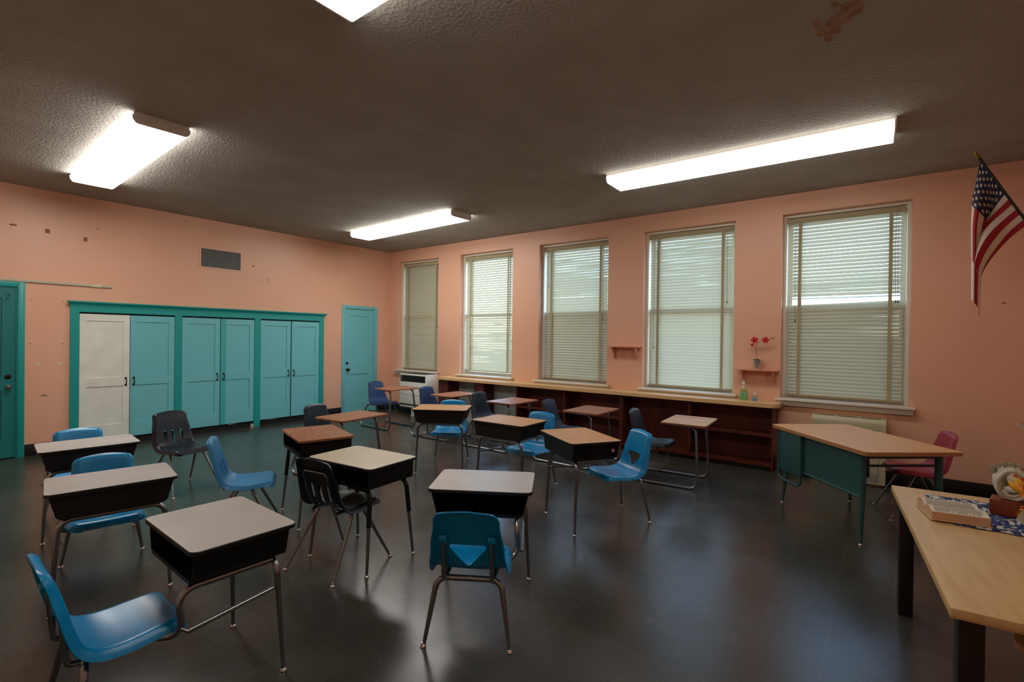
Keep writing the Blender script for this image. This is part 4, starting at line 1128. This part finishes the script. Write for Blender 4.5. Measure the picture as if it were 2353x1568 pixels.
for tb2, bs in (([(-.01, .02, .10), (-.05, .07, .105), (-.085, .085, .112)], [(-.085, .085, .112), (-.06, .075, .107)]),
                ([(0, .02, .16), (-.02, .07, .22), (-.03, .10, .235)], [(-.03, .10, .235), (-.02, .075, .223)])):
    m = MB(); m.tube(tb2, .0014, 5, 1)
    for p in bs: m.sphere(p, .0075, 8, 6)
    m.build('berry_sprig', ['berry_red', 'stem_green'], o)
def tul(u, v):
    a = u*2*PI; return Vector((-.055+(.012+.03*v)*math.cos(a)*(1+.2*math.sin(5*a)), .06+(.012+.03*v)*math.sin(a), .105-.06*v+.006*math.sin(4*a)))
MB().grid(tul, 28, 6).build('tulle_bow', 'tulle', o, fix=False)

# wooden chair whose back corner just shows at the lower right edge of the photo
o = thing('wooden_chair', 'rounded wooden chair corner just showing at the lower right edge of the photo', 'chair', (-3.99, -8.80, 0), R(-8))
sw = .17
m = MB(); m.prism(rrect(-.19, .19, -.19, .19, .05, 6), .425, .45); m.build('seat', 'chair_wood', o)
for sx in (-1, 1):
    for sy in (-1, 1): MB().tube([(sx*.11, sy*.11, .425), (sx*.12, sy*.12, .0)], [.016, .012], 10).build('leg', 'chair_wood', o)

# ------------------------------------------------------------------ front wall: chalk tray, eraser, flag
o = thing('chalk_tray', 'end of a cream chalk tray on the wall at the right edge', 'chalk tray', (-.25, YF, .78))
m = MB(); m.box(-2.6, 0, -.004, .145, -.012, .0, bev=.003); m.box(-2.6, 0, .138, .145, 0, .008); m.build('tray', 'tray_cream', o)
m = MB(); m.box(-.17, -.03, .04, .10, .001, .03, bev=.004); e = m.build('chalk_eraser', 'eraser_green')
e.location = (-.25, YF, .78); tag(e, 'dark green chalk eraser lying on the chalk tray', 'eraser')
FX = -1.2
Ptip = Vector((FX, -8.761, 3.061)); Pend = Vector((FX, -9.051, 2.482)); fd = (Pend-Ptip).normalized()
tb_ = (YF-Ptip.y)/fd.y; Pw = Ptip+fd*tb_
o = thing('flag', 'small flag with stars and stripes hanging from a slanted black pole', 'flag', tuple(Pw))
Lp = Pw
Ps = Ptip+fd*.075
m = MB(); m.tube([Ps-Lp, Pw-Lp], .0095, 12); m.build('pole', 'pole_black', o, angle=60)
m = MB(); Mf = Vector((0, 0, 1)).rotation_difference(-fd).to_matrix()
m.lathe([(.0105, 0), (.0125, .004), (.010, .012), (.006, .016), (.011, .026), (.007, .05), (.0008, .078)], tuple(Ps-Lp), 12, 0, Mf); m.build('finial', 'finial_gold', o)
m = MB(); m.lathe([(.02, -.01), (.02, .09), (.013, .095)], (0, 0, 0), 12, 0, Mf); m.box(-.03, .03, 0, .012, -.06, .06, bev=.002); m.build('bracket', 'finial_gold', o)
h0 = Ptip+fd*.085; HL = .625; FL = .80
def ease(t): t = max(0, min(1, t)); return t*t*(3-2*t)
def fpos(s, t, off=0.):
    base = h0+fd*HL*s
    e = ease(t/.55)
    # every thread falls towards the vertical below the tip, then hangs in folds
    y_tip = h0.y+.012
    y = base.y+(y_tip-base.y)*(1-(1-min(1, t/.62))**1.7)
    amp = .055*ease(t/.4)
    ph = s*2*PI*1.75+.5
    y += .040*ease(t/.35)*math.sin(ph)*(1-.25*t)
    x = base.x+amp*math.cos(ph+.4)-.008*math.sin(3*ph)*e
    dropl = FL*t
    z = base.z-dropl*(1-.22*s*(1-ease(t/.6))*1.0)+.10*s*ease(t)
    return Vector((x, y, z))-Lp
nS, nT = 13*5, 70
def fm(i, j):
    s = (i+.5)/nS; t = (j+.5)/nT
    if s < 7/13 and t < .4: return 2
    return 0 if int(s*13) % 2 == 0 else 1
m = MB(); m.grid(fpos, nS, nT, mi=fm)
cl = m.build('flag_cloth', ['flag_red', 'flag_white', 'flag_navy'], o, angle=80, fix=False)
stars = MB()
def starat(s0, t0, rad):
    for off in (-1, 1):
        def pp(s, t):
            p = fpos(s, t); a = fpos(s+.004, t)-fpos(s-.004, t); b = fpos(s, t+.004)-fpos(s, t-.004)
            return p+a.cross(b).normalized()*.0015*off
        c = stars.bm.verts.new(pp(s0, t0)); vs = []
        for k in range(10):
            a = k*PI/5; r_ = rad if k % 2 == 0 else rad*.4
            vs.append(stars.bm.verts.new(pp(s0-r_*math.cos(a)/HL, t0+r_*math.sin(a)/FL)))
        for k in range(10): stars.face([c, vs[k], vs[(k+1) % 10]])
for row in range(9):
    n_ = 6 if row % 2 == 0 else 5
    for k in range(n_):
        starat((row+1)/10*7/13, .4*((k*2+1 if row % 2 == 0 else k*2+2)/12), .0175)
stars.build('stars', 'flag_white', cl, angle=80, fix=False)

# ------------------------------------------------------------------ light and camera
wd = bpy.data.worlds.new('sky'); scn.world = wd; wd.use_nodes = True
nt = wd.node_tree; bg = nt.nodes['Background']
sk = nt.nodes.new('ShaderNodeTexSky'); sk.sky_type = 'NISHITA'; sk.sun_disc = False; sk.sun_elevation = R(40); sk.sun_rotation = R(200); sk.air_density = 1.0; sk.dust_density = .5; sk.ozone_density = 3.
nt.links.new(sk.outputs['Color'], bg.inputs['Color']); bg.inputs['Strength'].default_value = 2.1

cam = bpy.data.cameras.new('camera'); co = bpy.data.objects.new('camera', cam); COL.objects.link(co)
f_px = 1129.0215; cam.sensor_fit = 'HORIZONTAL'; cam.sensor_width = 36; cam.lens = 36*f_px/2353; cam.clip_start = .05
yaw, pitch, roll = .6474009616, -.0055948994, .0132437674
fw = Vector((math.cos(yaw)*math.cos(pitch), math.sin(yaw)*math.cos(pitch), math.sin(pitch)))
rt = Vector((math.sin(yaw), -math.cos(yaw), 0)); up = rt.cross(fw)
r2 = rt*math.cos(roll)+up*math.sin(roll); u2 = up*math.cos(roll)-rt*math.sin(roll)
M = Matrix((r2, u2, -fw)).transposed().to_4x4(); M.translation = Vector((-4.39183350*1.5, -5.47015761*1.5, 1.5))
co.matrix_world = M; scn.camera = co
vs = scn.view_settings; vs.view_transform = 'Standard'; vs.look = 'None'; vs.gamma = 1; vs.use_curve_mapping = False; vs.exposure = 0.0
